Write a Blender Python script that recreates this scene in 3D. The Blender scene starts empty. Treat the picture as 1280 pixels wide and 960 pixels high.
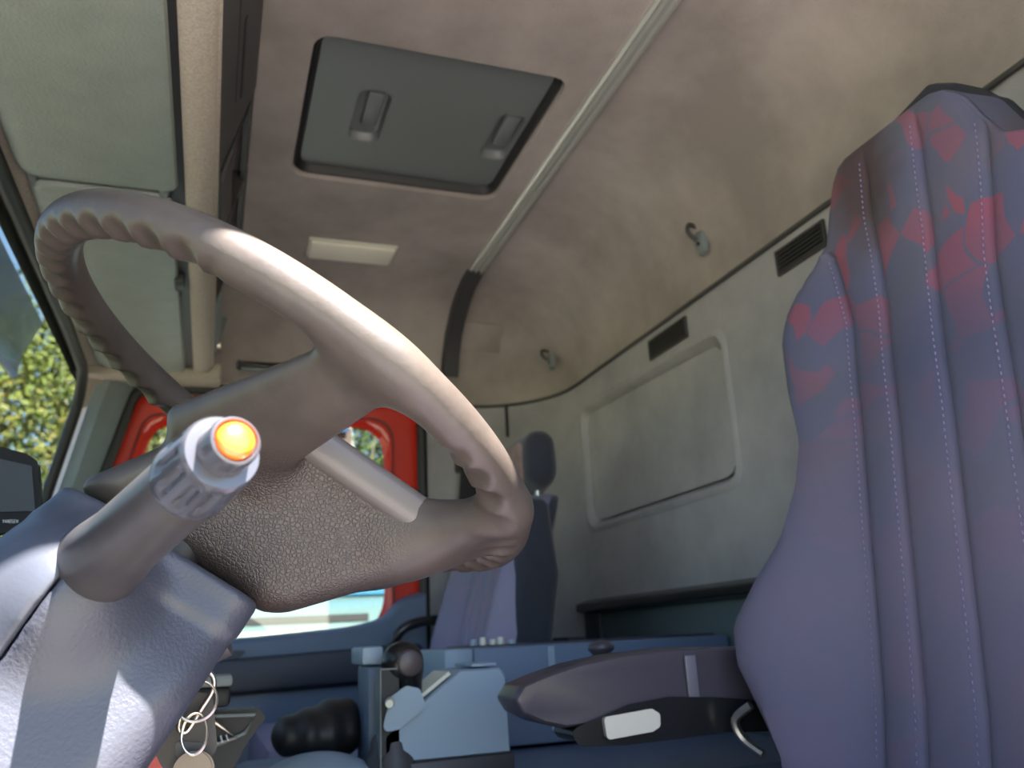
import bpy, bmesh, math, random
import numpy as np
from mathutils import Vector, Matrix
S = bpy.context.scene
PI = math.pi
rnd = random.Random(7)
# ---------------------------------------------------------------- camera
cam = bpy.data.cameras.new('camera'); camo = bpy.data.objects.new('camera', cam)
S.collection.objects.link(camo); S.camera = camo
_X = Vector((-0.327367, -0.287113, -0.899))
def _d(px, py): return Vector((px-640, -(py-480), -1050.0)).normalized()
_X = _d(258, 815); _Z = _d(1258, 765).cross(_X).normalized()
if _Z.y < 0: _Z = -_Z
_Y = _Z.cross(_X)
M3 = Matrix((_X, _Y, _Z))
camo.matrix_world = M3.to_4x4()
cam.sensor_width = 36; cam.lens = 1050/1280*36
cam.clip_start = .02; cam.clip_end = 400
cam.dof.use_dof = True; cam.dof.focus_distance = .62; cam.dof.aperture_fstop = 8.5
# ---------------------------------------------------------------- light
SUN = Vector((-.362, -.235, .79)).normalized()
w = bpy.data.worlds.new('world'); S.world = w; w.use_nodes = True
nt = w.node_tree; bg = nt.nodes['Background']
sky = nt.nodes.new('ShaderNodeTexSky'); sky.sky_type = 'NISHITA'; sky.sun_disc = False
sky.sun_elevation = math.asin(SUN.z); sky.sun_rotation = math.atan2(SUN.x, SUN.y)
sky.air_density = 1.0; sky.dust_density = .6; sky.ozone_density = 1.0
nt.links.new(sky.outputs[0], bg.inputs[0]); bg.inputs[1].default_value = .36
sl = bpy.data.lights.new('sun', 'SUN'); sl.energy = 35; sl.angle = math.radians(.55); sl.color = (1, .93, .84)
so = bpy.data.objects.new('sun', sl); S.collection.objects.link(so)
so.rotation_euler = SUN.to_track_quat('Z', 'Y').to_euler()
S.view_settings.view_transform = 'Standard'; S.view_settings.look = 'None'
S.view_settings.exposure = .93; S.view_settings.gamma = 1.0
S.view_settings.use_curve_mapping = False
# ---------------------------------------------------------------- materials
def lin(c):
    return tuple(((x/255)/12.92 if x/255 <= .04045 else ((x/255+.055)/1.055)**2.4) for x in c)
def mat(name, col, rough=.6, metal=0, col2=None, nscale=8, nlo=.35, nhi=.65, bump=None, spec=.5, emit=None, sheen=0, coat=0):
    """col/col2 linear rgb albedo; bump=(kind, scale, strength, distance)"""
    m = bpy.data.materials.new(name); m.use_nodes = True
    t = m.node_tree; b = t.nodes['Principled BSDF']
    b.inputs['Base Color'].default_value = (*col, 1); b.inputs['Roughness'].default_value = rough
    b.inputs['Metallic'].default_value = metal; b.inputs['Specular IOR Level'].default_value = spec
    b.inputs['Sheen Weight'].default_value = sheen; b.inputs['Coat Weight'].default_value = coat
    tc = t.nodes.new('ShaderNodeTexCoord')
    if col2:
        n = t.nodes.new('ShaderNodeTexNoise'); n.inputs['Scale'].default_value = nscale; n.inputs['Detail'].default_value = 9; n.inputs['Roughness'].default_value = .62
        r = t.nodes.new('ShaderNodeMapRange'); r.inputs[1].default_value = nlo; r.inputs[2].default_value = nhi
        x = t.nodes.new('ShaderNodeMix'); x.data_type = 'RGBA'
        x.inputs[6].default_value = (*col, 1); x.inputs[7].default_value = (*col2, 1)
        t.links.new(tc.outputs['Object'], n.inputs['Vector']); t.links.new(n.outputs[0], r.inputs[0])
        t.links.new(r.outputs[0], x.inputs[0]); t.links.new(x.outputs[2], b.inputs['Base Color'])
    if bump:
        kind, sc, st, di = bump
        if kind == 'voronoi':
            n = t.nodes.new('ShaderNodeTexVoronoi'); n.feature = 'DISTANCE_TO_EDGE'; n.inputs['Scale'].default_value = sc
            ns = t.nodes.new('ShaderNodeTexNoise'); ns.inputs['Scale'].default_value = sc*1.1; ns.inputs['Detail'].default_value = 2
            ad = t.nodes.new('ShaderNodeMix'); ad.data_type = 'RGBA'; ad.inputs[0].default_value = .002
            t.links.new(tc.outputs['Object'], ns.inputs['Vector'])
            t.links.new(tc.outputs['Object'], ad.inputs[6]); t.links.new(ns.outputs[1], ad.inputs[7])
            t.links.new(ad.outputs[2], n.inputs['Vector'])
            rr = t.nodes.new('ShaderNodeMapRange'); rr.inputs[1].default_value = 0; rr.inputs[2].default_value = .22
            t.links.new(n.outputs[0], rr.inputs[0]); src = rr.outputs[0]
        elif kind == 'weave':
            mp = t.nodes.new('ShaderNodeMapping'); mp.inputs['Scale'].default_value = (1, 1, 1)
            t.links.new(tc.outputs['Object'], mp.inputs['Vector'])
            a = t.nodes.new('ShaderNodeTexWave'); a.inputs['Scale'].default_value = sc; a.bands_direction = 'X'; a.inputs['Distortion'].default_value = 1.5
            c = t.nodes.new('ShaderNodeTexWave'); c.inputs['Scale'].default_value = sc; c.bands_direction = 'DIAGONAL'; c.inputs['Distortion'].default_value = 1.5
            mm = t.nodes.new('ShaderNodeMath'); mm.operation = 'MULTIPLY'
            t.links.new(mp.outputs[0], a.inputs['Vector']); t.links.new(mp.outputs[0], c.inputs['Vector'])
            t.links.new(a.outputs[1], mm.inputs[0]); t.links.new(c.outputs[1], mm.inputs[1]); src = mm.outputs[0]
        else:
            n = t.nodes.new('ShaderNodeTexNoise'); n.inputs['Scale'].default_value = sc; n.inputs['Detail'].default_value = 3
            t.links.new(tc.outputs['Object'], n.inputs['Vector']); src = n.outputs[0]
        bp = t.nodes.new('ShaderNodeBump'); bp.inputs['Strength'].default_value = st; bp.inputs['Distance'].default_value = di
        t.links.new(src, bp.inputs['Height']); t.links.new(bp.outputs[0], b.inputs['Normal'])
    if emit:
        b.inputs['Emission Color'].default_value = (*emit[0], 1); b.inputs['Emission Strength'].default_value = emit[1]
    return m
def glass_mat(name, tint, rough=0.0, mixf=.08):
    m = bpy.data.materials.new(name); m.use_nodes = True; t = m.node_tree
    for n in list(t.nodes):
        if n.type == 'BSDF_PRINCIPLED': t.nodes.remove(n)
    o = [n for n in t.nodes if n.type == 'OUTPUT_MATERIAL'][0]
    tr = t.nodes.new('ShaderNodeBsdfTransparent'); tr.inputs[0].default_value = (*tint, 1)
    gl = t.nodes.new('ShaderNodeBsdfGlossy'); gl.inputs['Roughness'].default_value = rough
    mx = t.nodes.new('ShaderNodeMixShader'); mx.inputs[0].default_value = mixf
    t.links.new(tr.outputs[0], mx.inputs[1]); t.links.new(gl.outputs[0], mx.inputs[2]); t.links.new(mx.outputs[0], o.inputs[0])
    return m
M = {}
M['headliner'] = mat('headliner_fabric', (.40,.35,.325), .95, col2=(.25,.215,.20), nscale=3.2, nlo=.36, nhi=.66, bump=('noise', 320, .5, .0022), spec=.1, sheen=.1)
M['wallfab'] = mat('wall_fabric', (.39,.375,.385), .95, col2=(.27,.26,.275), nscale=4, nlo=.40, nhi=.72, bump=('noise', 300, .45, .002), spec=.1, sheen=.1)
M['cloth'] = mat('woven_cloth', (.50,.44,.36), .95, col2=(.36,.31,.26), nscale=300, bump=('weave', 180, .6, .002), spec=.1)
M['visor'] = mat('visor_vinyl', (.235,.26,.225), .42, col2=(.20,.225,.195), nscale=14, bump=('noise', 260, .35, .003))
M['darkplastic'] = mat('dark_plastic', (.045,.042,.045), .5)
M['black'] = mat('black_rubber', (.012,.012,.013), .55)
M['blackgloss'] = mat('black_plastic', (.012,.012,.013), .25)
M['hatch'] = mat('hatch_plastic', (.15,.16,.158), .4)
M['alu'] = mat('anodised_aluminium', (.56,.56,.52), .4, .6)
M['lens'] = mat('yellowed_lens', (.78,.74,.62), .45)
M['wheel'] = mat('wheel_leather', (.048,.039,.034), .40, col2=(.066,.053,.046), nscale=22, bump=('noise', 160, .12, .002))
M['hub'] = mat('pebbled_leather', (.048,.039,.034), .40, col2=(.066,.053,.046), nscale=22, bump=('voronoi', 330, .5, .0006))
fade_hub = True
M['pad'] = mat('horn_pad_vinyl', (.11,.10,.095), .4, bump=('noise', 500, .2, .001))
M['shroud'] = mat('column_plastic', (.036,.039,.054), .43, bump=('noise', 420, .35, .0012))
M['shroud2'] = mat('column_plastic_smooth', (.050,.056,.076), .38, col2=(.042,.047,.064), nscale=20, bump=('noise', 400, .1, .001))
M['stalk'] = mat('stalk_plastic', (.034,.031,.032), .35, col2=(.050,.044,.043), nscale=25, bump=('noise', 200, .06, .001))
M['ring'] = mat('grey_ring_plastic', (.045,.046,.056), .2, spec=.7)
M['orange'] = mat('orange_button', (.85,.16,.015), .28, coat=.6)
M['chrome'] = mat('worn_steel', (.62,.57,.50), .28, 1)
M['brownplastic'] = mat('key_fob_plastic', (.022,.017,.015), .5)
M['red'] = mat('red_paint', (.62,.028,.012), .25, coat=.5)
M['glass'] = glass_mat('window_glass', (.60,.63,.61))
M['pillar'] = mat('pillar_plastic', (.20,.235,.245), .5, col2=(.17,.20,.21), nscale=10)
M['blue'] = mat('blue_grey_plastic', (.105,.15,.235), .5)
M['bluedark'] = mat('dark_blue_plastic', (.024,.030,.048), .5)
M['bluelight'] = mat('light_blue_grey_plastic', (.26,.34,.42), .5)
M['cream'] = mat('cream_plastic', (.62,.62,.52), .5)
M['armrest'] = mat('armrest_vinyl', (.055,.047,.062), .33, bump=('noise', 300, .15, .001))
M['beigelever'] = mat('beige_lever', (.60,.54,.46), .35)
M['seatshell'] = mat('seat_back_cloth', (.020,.020,.026), .9)
M['seatdark'] = mat('seat_side_cloth', (.022,.026,.042), .9, sheen=.3)
M['belt'] = mat('belt_webbing', (.012,.012,.015), .7)
M['screen'] = mat('monitor_screen', (.03,.034,.042), .45, spec=.3)
M['whiteprint'] = mat('white_print', (.6,.6,.6), .6)
M['carpet'] = mat('floor_rubber', (.05,.055,.06), .9)
M['thread'] = mat('lilac_thread', (.20,.17,.30), .8)
_t = M['hub'].node_tree; _b = _t.nodes['Principled BSDF']; _bp = [n for n in _t.nodes if n.type == 'BUMP'][0]
_tc = [n for n in _t.nodes if n.type == 'TEX_COORD'][0]; _mx = [n for n in _t.nodes if n.type == 'MIX' and n.inputs[0].is_linked][0]
_vd = _t.nodes.new('ShaderNodeVectorMath'); _vd.operation = 'DISTANCE'; _vd.inputs[1].default_value = (0, -.05, -.06); _t.links.new(_tc.outputs['Object'], _vd.inputs[0])
_rg = _t.nodes.new('ShaderNodeMapRange'); _rg.inputs[1].default_value = .125; _rg.inputs[2].default_value = .085; _t.links.new(_vd.outputs['Value'], _rg.inputs[0])
_ml = _t.nodes.new('ShaderNodeMath'); _ml.operation = 'MULTIPLY'; _ml.inputs[1].default_value = .6; _t.links.new(_rg.outputs[0], _ml.inputs[0]); _t.links.new(_ml.outputs[0], _bp.inputs['Strength'])
_m2 = _t.nodes.new('ShaderNodeMix'); _m2.data_type = 'RGBA'; _m2.inputs[7].default_value = (.040, .031, .027, 1)
_t.links.new(_rg.outputs[0], _m2.inputs[0]); _t.links.new(_mx.outputs[2], _m2.inputs[6]); _t.links.new(_m2.outputs[2], _b.inputs['Base Color'])
# ---------------------------------------------------------------- helpers
COL = S.collection
def link(name, me, m, parent=None, smooth=True):
    o = bpy.data.objects.new(name, me); COL.objects.link(o)
    if m: me.materials.append(m)
    if smooth:
        for p in me.polygons: p.use_smooth = True
    if parent: o.parent = parent
    return o
def obj(name, bm, m, parent=None, smooth=False, bevel=0, seg=2):
    if bevel:
        bmesh.ops.remove_doubles(bm, verts=bm.verts, dist=1e-6)
        es = [e for e in bm.edges if len(e.link_faces) == 2 and e.calc_face_angle(0) > .5]
        bmesh.ops.bevel(bm, geom=es, offset=bevel, segments=seg, affect='EDGES', profile=.5, clamp_overlap=True)
        smooth = True
    bmesh.ops.recalc_face_normals(bm, faces=bm.faces)
    me = bpy.data.meshes.new(name); bm.to_mesh(me); bm.free()
    o = link(name, me, m, parent, smooth)
    if smooth:
        me.set_sharp_from_angle(angle=math.radians(40))
    return o
def thing(name, label, cat, loc=(0,0,0), rot=(0,0,0), group=None):
    o = bpy.data.objects.new(name, None); COL.objects.link(o); o.location = loc; o.rotation_euler = rot
    o.empty_display_size = .05
    o['label'] = label; o['category'] = cat
    if group: o['group'] = group
    return o
def tag(o, label, cat, group=None, kind=None):
    o['label'] = label; o['category'] = cat
    if group: o['group'] = group
    if kind: o['kind'] = kind
    return o
def struct(o, label=None, cat=None):
    o['kind'] = 'structure'
    if label: o['label'] = label
    if cat: o['category'] = cat
    return o
def B(): return bmesh.new()
def box(bm, c, s, rot=None):
    m = Matrix.Translation(c) @ (rot.to_4x4() if rot else Matrix()) @ Matrix.Diagonal((*s, 1))
    bmesh.ops.create_cube(bm, size=1, matrix=m); return bm
def b2(bm, x0, x1, y0, y1, z0, z1):
    return box(bm, ((x0+x1)/2, (y0+y1)/2, (z0+z1)/2), (abs(x1-x0), abs(y1-y0), abs(z1-z0)))
def cyl(bm, p0, p1, r0, r1=None, n=24, cap=True):
    p0 = Vector(p0); p1 = Vector(p1); d = p1-p0
    m = Matrix.Translation((p0+p1)/2) @ d.to_track_quat('Z', 'Y').to_matrix().to_4x4()
    bmesh.ops.create_cone(bm, cap_ends=cap, segments=n, radius1=r0, radius2=r0 if r1 is None else r1, depth=d.length, matrix=m); return bm
def lathe(bm, prof, p0, ax, n=48, rmod=None):
    """prof: (distance along axis, radius)"""
    q = Vector(ax).normalized().to_track_quat('Z', 'Y'); p0 = Vector(p0); rings = []
    for d, r in prof:
        ring = []
        for i in range(n):
            a = 2*PI*i/n; rr = r if rmod is None else rmod(d, r, a)
            ring.append(bm.verts.new(p0 + q @ Vector((rr*math.cos(a), rr*math.sin(a), d))))
        rings.append(ring)
    for a, b in zip(rings, rings[1:]):
        for i in range(n): bm.faces.new((a[i], a[(i+1) % n], b[(i+1) % n], b[i]))
    if prof[0][1] > 1e-5: bm.faces.new(rings[0][::-1])
    if prof[-1][1] > 1e-5: bm.faces.new(rings[-1])
    return bm
def tube(bm, pts, r, n=10, closed=False):
    pts = [Vector(p) for p in pts]; N = len(pts); rings = []; up = None
    for i, p in enumerate(pts):
        a = pts[(i-1) % N] if (closed or i > 0) else p; b = pts[(i+1) % N] if (closed or i < N-1) else p
        t = (b-a).normalized()
        if up is None: up = t.orthogonal().normalized()
        up = (up - t*up.dot(t)).normalized(); s = t.cross(up)
        rr = r[i] if isinstance(r, (list, tuple)) else r
        rings.append([bm.verts.new(p + (up*math.cos(2*PI*k/n) + s*math.sin(2*PI*k/n))*rr) for k in range(n)])
    for i in range(N if closed else N-1):
        a, b = rings[i], rings[(i+1) % N]
        for k in range(n): bm.faces.new((a[k], a[(k+1) % n], b[(k+1) % n], b[k]))
    if not closed: bm.faces.new(rings[0][::-1]); bm.faces.new(rings[-1])
    return bm
def smoothpath(pts, n=8):
    pts = [Vector(p) for p in pts]; out = []
    for i in range(len(pts)-1):
        p0 = pts[max(i-1, 0)]; p1 = pts[i]; p2 = pts[i+1]; p3 = pts[min(i+2, len(pts)-1)]
        for k in range(n):
            t = k/n
            out.append(.5*((2*p1)+(-p0+p2)*t+(2*p0-5*p1+4*p2-p3)*t*t+(-p0+3*p1-3*p2+p3)*t**3))
    out.append(pts[-1]); return out
def rpoly(pts, rad, n=6):
    """2-D polygon with rounded corners; rad a number or a list"""
    out = []; N = len(pts)
    for i in range(N):
        p = Vector(pts[i]); a = Vector(pts[i-1]); b = Vector(pts[(i+1) % N])
        r = rad[i] if isinstance(rad, (list, tuple)) else rad
        u = (a-p); v = (b-p); lu, lv = u.length, v.length; u /= lu; v /= lv
        if r <= 0: out.append(p); continue
        ang = u.angle(v); d = min(r/math.tan(ang/2), lu*.49, lv*.49)
        q0 = p+u*d; q1 = p+v*d
        for k in range(n+1):
            t = k/n; out.append((1-t)**2*q0 + 2*t*(1-t)*p + t*t*q1)
    return out
def prism(bm, loop, f0, f1, holes=()):
    """extrude a 2-D loop (with holes) between maps f0 and f1 : (a,b)->Vector"""
    for f in (f0, f1):
        es = []
        for lp in (loop, *holes):
            vs = [bm.verts.new(f(p[0], p[1])) for p in lp]
            es += [bm.edges.new((vs[i], vs[(i+1) % len(vs)])) for i in range(len(vs))]
            if f is f0: prism.a = getattr(prism, 'a', []); prism.a.append(vs)
            else: prism.b = getattr(prism, 'b', []); prism.b.append(vs)
        if holes: bmesh.ops.triangle_fill(bm, edges=es, use_beauty=True, use_dissolve=False)
        else: bm.faces.new(vs)
    for va, vb in zip(prism.a, prism.b):
        for i in range(len(va)): bm.faces.new((va[i], va[(i+1) % len(va)], vb[(i+1) % len(va)], vb[i]))
    prism.a = []; prism.b = []
    return bm
def px_(x): return lambda a, b: Vector((x, a, b))
def py_(y): return lambda a, b: Vector((a, y, b))
def pz_(z): return lambda a, b: Vector((a, b, z))
def loft(bm, rings, closed=True, caps=True):
    R_ = [[bm.verts.new(p) for p in r] for r in rings]
    n = len(R_[0])
    for a, b in zip(R_, R_[1:]):
        for i in range(n if closed else n-1): bm.faces.new((a[i], a[(i+1) % n], b[(i+1) % n], b[i]))
    if caps and closed: bm.faces.new(R_[0][::-1]); bm.faces.new(R_[-1])
    return bm
# ---- signed distance meshing (surface nets)
def sdf_mesh(name, fn, lo, hi, h, m, parent=None, split=None):
    lo = np.array(lo, float); hi = np.array(hi, float); n = np.ceil((hi-lo)/h).astype(int)+1
    ax = [lo[i]+h*np.arange(n[i]) for i in range(3)]
    G = np.stack(np.meshgrid(*ax, indexing='ij'), -1).reshape(-1, 3)
    F = np.concatenate([fn(G[i:i+400000]) for i in range(0, len(G), 400000)]).reshape(n)
    s = F < 0; acc = np.zeros(tuple(n-1)+(3,)); cnt = np.zeros(tuple(n-1))
    c = [slice(0, -1), slice(1, None)]
    for axis in range(3):
        oth = [a for a in range(3) if a != axis]
        for i in (0, 1):
            for j in (0, 1):
                sa = [None]*3; sb = [None]*3; sa[axis] = c[0]; sb[axis] = c[1]
                sa[oth[0]] = sb[oth[0]] = c[i]; sa[oth[1]] = sb[oth[1]] = c[j]
                A = F[tuple(sa)]; Bq = F[tuple(sb)]; X = (A < 0) != (Bq < 0)
                d = np.where(X, A/np.where(A == Bq, 1, A-Bq), 0)
                cnt += X; acc[..., axis] += d*X; acc[..., oth[0]] += i*X; acc[..., oth[1]] += j*X
    act = cnt > 0; idx = -np.ones(act.shape, int); idx[act] = np.arange(act.sum())
    base = np.stack(np.nonzero(act), -1)
    V = lo + h*(base + acc[act]/cnt[act][:, None])
    for _ in range(2):                                   # pull onto the surface
        e = h*.25; f0 = fn(V); g = np.stack([(fn(V+np.eye(3)[k]*e)-f0)/e for k in range(3)], -1)
        V = V - np.clip(f0, -h*.6, h*.6)[:, None]*g/np.maximum((g*g).sum(1), .3)[:, None]
    Q = []
    for axis in range(3):
        oth = [(axis+1) % 3, (axis+2) % 3]
        sa = [slice(None)]*3; sb = [slice(None)]*3; sa[axis] = c[0]; sb[axis] = c[1]
        X = s[tuple(sa)] != s[tuple(sb)]
        X[tuple(slice(0, 1) if a == oth[0] else slice(None) for a in range(3))] = False
        X[tuple(slice(0, 1) if a == oth[1] else slice(None) for a in range(3))] = False
        X[tuple(slice(-1, None) if a == oth[0] else slice(None) for a in range(3))] = False
        X[tuple(slice(-1, None) if a == oth[1] else slice(None) for a in range(3))] = False
        P = np.stack(np.nonzero(X), -1)
        if not len(P): continue
        inside = s[tuple(P.T)]
        def at(d0, d1):
            q = P.copy(); q[:, oth[0]] -= d0; q[:, oth[1]] -= d1; return idx[tuple(q.T)]
        q = np.stack([at(1, 1), at(0, 1), at(0, 0), at(1, 0)], -1)
        q[~inside] = q[~inside][:, ::-1]; Q.append(q)
    Q = np.concatenate(Q); Q = Q[(Q >= 0).all(1)]
    def make(nm, V, Q, mt):
        used = np.unique(Q); rm = -np.ones(len(V), int); rm[used] = np.arange(len(used))
        me = bpy.data.meshes.new(nm); V2 = V[used]; Q2 = rm[Q]
        me.vertices.add(len(V2)); me.vertices.foreach_set('co', V2.astype(np.float32).ravel())
        me.loops.add(Q2.size); me.loops.foreach_set('vertex_index', Q2.astype(np.int32).ravel())
        me.polygons.add(len(Q2)); me.polygons.foreach_set('loop_start', np.arange(0, Q2.size, 4, dtype=np.int32))
        me.update(calc_edges=True); me.validate()
        return link(nm, me, mt, parent)
    if split is None: return make(name, V, Q, m)
    k = split(V[Q].mean(1)); return [make(name[i], V, Q[k == i], m[i]) for i in range(len(name)) if (k == i).any()]
def smin(a, b, k): 
    h = np.clip(.5+.5*(b-a)/k, 0, 1); return b*(1-h)+a*h-k*h*(1-h)
def smax(a, b, k): return -smin(-a, -b, k)
def sd_box(p, c, b, r):
    q = np.abs(p-np.array(c))-(np.array(b)-r)
    return np.linalg.norm(np.maximum(q, 0), axis=-1)+np.minimum(q.max(-1), 0)-r
def sd_caps(p, a, b, ra, rb, squash=None):
    a = np.array(a, float); b = np.array(b, float)
    if squash is not None:
        sq = np.array(squash); p = p/sq; a = a/sq; b = b/sq
    pa = p-a; ba = b-a; h = np.clip((pa@ba)/(ba@ba), 0, 1)
    return np.linalg.norm(pa-h[:, None]*ba, axis=-1)-(ra+(rb-ra)*h)
def sd_ell(p, c, r):
    q = (p-np.array(c))/np.array(r); k = np.linalg.norm(q, axis=-1); return (k-1)*min(r)
# ================================================================ THE CAB SHELL
XL, XR, YR, H = .22, 2.3, -.93, .95
XLo = .24
# headliner: plan loops that step inwards as they rise
def plan(inset, z, rr):
    x0, x1, y0, y1 = XL, XR-inset, YR+inset*.95, .34
    r = max(rr-inset, .03)
    return [Vector((p.x, p.y, z)) for p in rpoly([(x0, y0), (x1, y0), (x1, y1), (x0, y1)], [.01, r, .02, .01], 10)]
bm = B()
prof = [(0, .655), (.002, .70), (.012, .75), (.035, .80), (.075, .855), (.13, .90), (.19, .93), (.26, .946), (.32, .95)]
rings = [[bm.verts.new(p) for p in plan(i, z, .26)] for i, z in prof]
for a, b in zip(rings, rings[1:]):
    for i in range(len(a)): bm.faces.new((a[i], a[(i+1) % len(a)], b[(i+1) % len(a)], b[i]))
HX0, HX1, HY0, HY1 = 1.165, 1.615, -.565, -.115
hole = rpoly([(HX0, HY0), (HX1, HY0), (HX1, HY1), (HX0, HY1)], .04, 6)
bmesh.ops.delete(bm, geom=[f for f in bm.faces if all(v.co.x < XL+.02 for v in f.verts) and min(v.co.z for v in f.verts) < .92], context='FACES')  # unseen driver-side edge cut away so the sun reaches the wheel
top = rings[-1]
es = [e for e in bm.edges if e.verts[0] in top and e.verts[1] in top]
hv = [bm.verts.new((p.x, p.y, .95)) for p in hole]
es += [bm.edges.new((hv[i], hv[(i+1) % len(hv)])) for i in range(len(hv))]
bmesh.ops.triangle_fill(bm, edges=es, use_beauty=True)
hv2 = [bm.verts.new((1.39+(p.x-1.39)*.97, -.34+(p.y+.34)*.97, .995)) for p in hole]
for i in range(len(hv)): bm.faces.new((hv[i], hv[(i+1) % len(hv)], hv2[(i+1) % len(hv)], hv2[i]))
ceiling = obj('ceiling', bm, M['headliner'], smooth=True); struct(ceiling)
bm = B(); b2(bm, .20, 2.42, -1.0, .42, 1.02, 1.06); struct(obj('trim_1', bm, M['red']), )   # outer roof skin
# unseen driver's side wall and roof edge, door opening raised to let sun in
bm = B(); prism(bm, [(-1.0, 1.03), (.42, 1.03), (.42, .70), (.34, .70), (.30, .90), (.22, .92), (-.52, .92), (-.58, .84), (-.60, -.8), (-1.0, -.8)], px_(.20), px_(.235))
struct(obj('wall_left', bm, M['pillar']))
bm = B(); prism(bm, [(-1.0, 1.06), (.42, 1.06), (.42, .72), (.34, .72), (.30, .91), (.22, .93), (-.51, .93), (-.57, .85), (-.59, -.8), (-1.0, -.8)], px_(.175), px_(.199))
struct(obj('trim_12', bm, M['red']))
bm = B(); prism(bm, [(.44, .72), (.31, .72), (.55, -.05), (.55, -.8), (.75, -.8), (.75, 0)], px_(.17), px_(.235))
struct(obj('trim_2', bm, M['pillar']))  # unseen driver-side A pillar, put in to block light
# rear wall with recessed window panel
bm = B()
wl = [(XL-.02, -.8), (XR, -.8), (XR, .68), (XL-.02, .68)]
ph = rpoly([(1.335, .262), (2.015, .262), (2.015, .578), (1.335, .558)], .045, 6)
prism(bm, wl, py_(YR), py_(YR-.04), holes=[ph])
struct(obj('wall_rear', bm, M['wallfab']))
rw = bpy.data.objects['wall_rear']
bm = B(); b2(bm, .2, XR+.05, YR-.06, YR-.042, -.82, 1.02); struct(obj('leak_block_slab', bm, M['wallfab']))  # unseen slab added behind the wall to stop sun leaking round the panel
bm = B()
rings = []
for ins, y in ((-.018, -.002), (-.012, .004), (-.003, .005), (.004, -.002), (.012, -.020), (.020, -.028)):
    lp = rpoly([(1.335+ins, .262+ins), (2.015-ins, .262+ins), (2.015-ins, .578-ins), (1.335+ins, .558-ins)], .045-ins*.5, 6)
    rings.append([Vector((p.x, YR+y, p.y)) for p in lp])
loft(bm, rings, caps=False); obj('raised_border', bm, M['wallfab'], rw, smooth=True)
bm = B(); prism(bm, rpoly([(1.358, .285), (1.992, .285), (1.992, .555), (1.358, .535)], .035, 6), py_(YR-.010), py_(YR-.03)); obj('cover_panel', bm, M['wallfab'], rw, bevel=.008)
# rounded corner column between rear and right wall
bm = B(); rr = []
for z in (-.8, .66):
    ring = [Vector((XR-.26+.26*math.sin(a*PI/20), YR+.26-.26*math.cos(a*PI/20), z)) for a in range(0, 11)]
    ring += [Vector((XR+.01, YR-.01, z))]
    rr.append(ring)
loft(bm, rr); o = obj('trim_3', bm, M['wallfab'], smooth=True); struct(o)
# seam strip where wall meets headliner
bm = B()
sp = [Vector((XL, YR+.006, .655)), Vector((XR-.26, YR+.006, .655))] + [Vector((XR-.26+.254*math.sin(a*PI/20), YR+.26-.254*math.cos(a*PI/20), .655)) for a in range(1, 11)] + [Vector((XR-.006, -.56, .668))]
tube(bm, sp, .0045, 8); o = obj('trim_4', bm, M['darkplastic'], smooth=True); struct(o)
bm = B(); tube(bm, [Vector((2.262, -.80, .652)), Vector((2.262, -.80, .56))], .005, 8); struct(obj('trim_5', bm, M['black'], smooth=True))
# right wall with door opening
door_open = rpoly([(.205, .668), (-.548, .672), (-.548, -.70), (.40, -.70), (.355, .08)], [.06, .07, .03, .03, .0], 8)
bm = B(); prism(bm, [(.315, .70), (YR, .70), (YR, -.8), (.60, -.8), (.465, -.05)], px_(XR), px_(XR+.03), holes=[door_open])
struct(obj('wall_right', bm, M['wallfab']))
bm = B(); loop = rpoly([(.208, .671), (-.551, .675), (-.551, -.70), (.40, -.70), (.358, .08)], [.06, .07, .03, .03, .0], 8)
tube(bm, [Vector((XR-.004, p.x, p.y)) for p in loop], .0155, 8, closed=True); o = obj('trim_6', bm, M['black'], smooth=True); struct(o)
bm = B(); b2(bm, XR-.012, XR, -.50, .24, .68, .69); struct(obj('trim_7', bm, M['cloth']))
# ---- passenger door
door = thing('door_1', 'red passenger side door seen from inside, blue-grey trim below its window', 'door', (XR+.03, -.16, -.7)); door['kind'] = 'structure'
def door_part(name, bm, m, **k):
    bmesh.ops.translate(bm, verts=bm.verts, vec=-Vector(door.location)); return obj(name, bm, m, door, **k)
outer = [(.222, .675), (-.562, .675), (-.562, -.68), (.41, -.68), (.37, .08)]
inner = [(.186, .610), (-.478, .622), (-.478, .0), (.335, -.02)]
inn = rpoly(inner, [.05, .075, .09, .05], 8)
bm = B(); prism(bm, rpoly(outer, [.06, .08, .02, .02, 0], 8), px_(XR+.035), px_(XR+.07), holes=[inn]); door_part('door_shell', bm, M['red'])
# raised inner bead of the painted frame
def ring_loft(specs, m, nm, base, rads, smooth=True):
    bm = B(); rr = []
    cy = sum(p[0] for p in base)/len(base); cz = sum(p[1] for p in base)/len(base)
    for ins, x in specs:
        pts = [(p[0]-math.copysign(ins, p[0]-cy), p[1]-math.copysign(ins, p[1]-cz)) for p in base]
        rr.append([Vector((x, q.x, q.y)) for q in rpoly(pts, [max(r-ins*.6, .01) for r in rads], 8)])
    loft(bm, rr, caps=False); return door_part(nm, bm, m, smooth=smooth)
ring_loft([(-.030, XR+.034), (-.022, XR+.020), (-.012, XR+.016), (-.002, XR+.022), (.0, XR+.05)], M['red'], 'painted_frame_bead', inner, [.05, .075, .09, .05])
ring_loft([(-.002, XR+.028), (.004, XR+.018), (.012, XR+.020), (.016, XR+.05)], M['black'], 'window_seal', inner, [.05, .075, .09, .05])
bm = B(); prism(bm, rpoly([(p[0]*.99, p[1]) for p in inner], [.05, .075, .09, .05], 8), px_(XR+.045), px_(XR+.049)); door_part('window_pane', bm, M['glass'])
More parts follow.
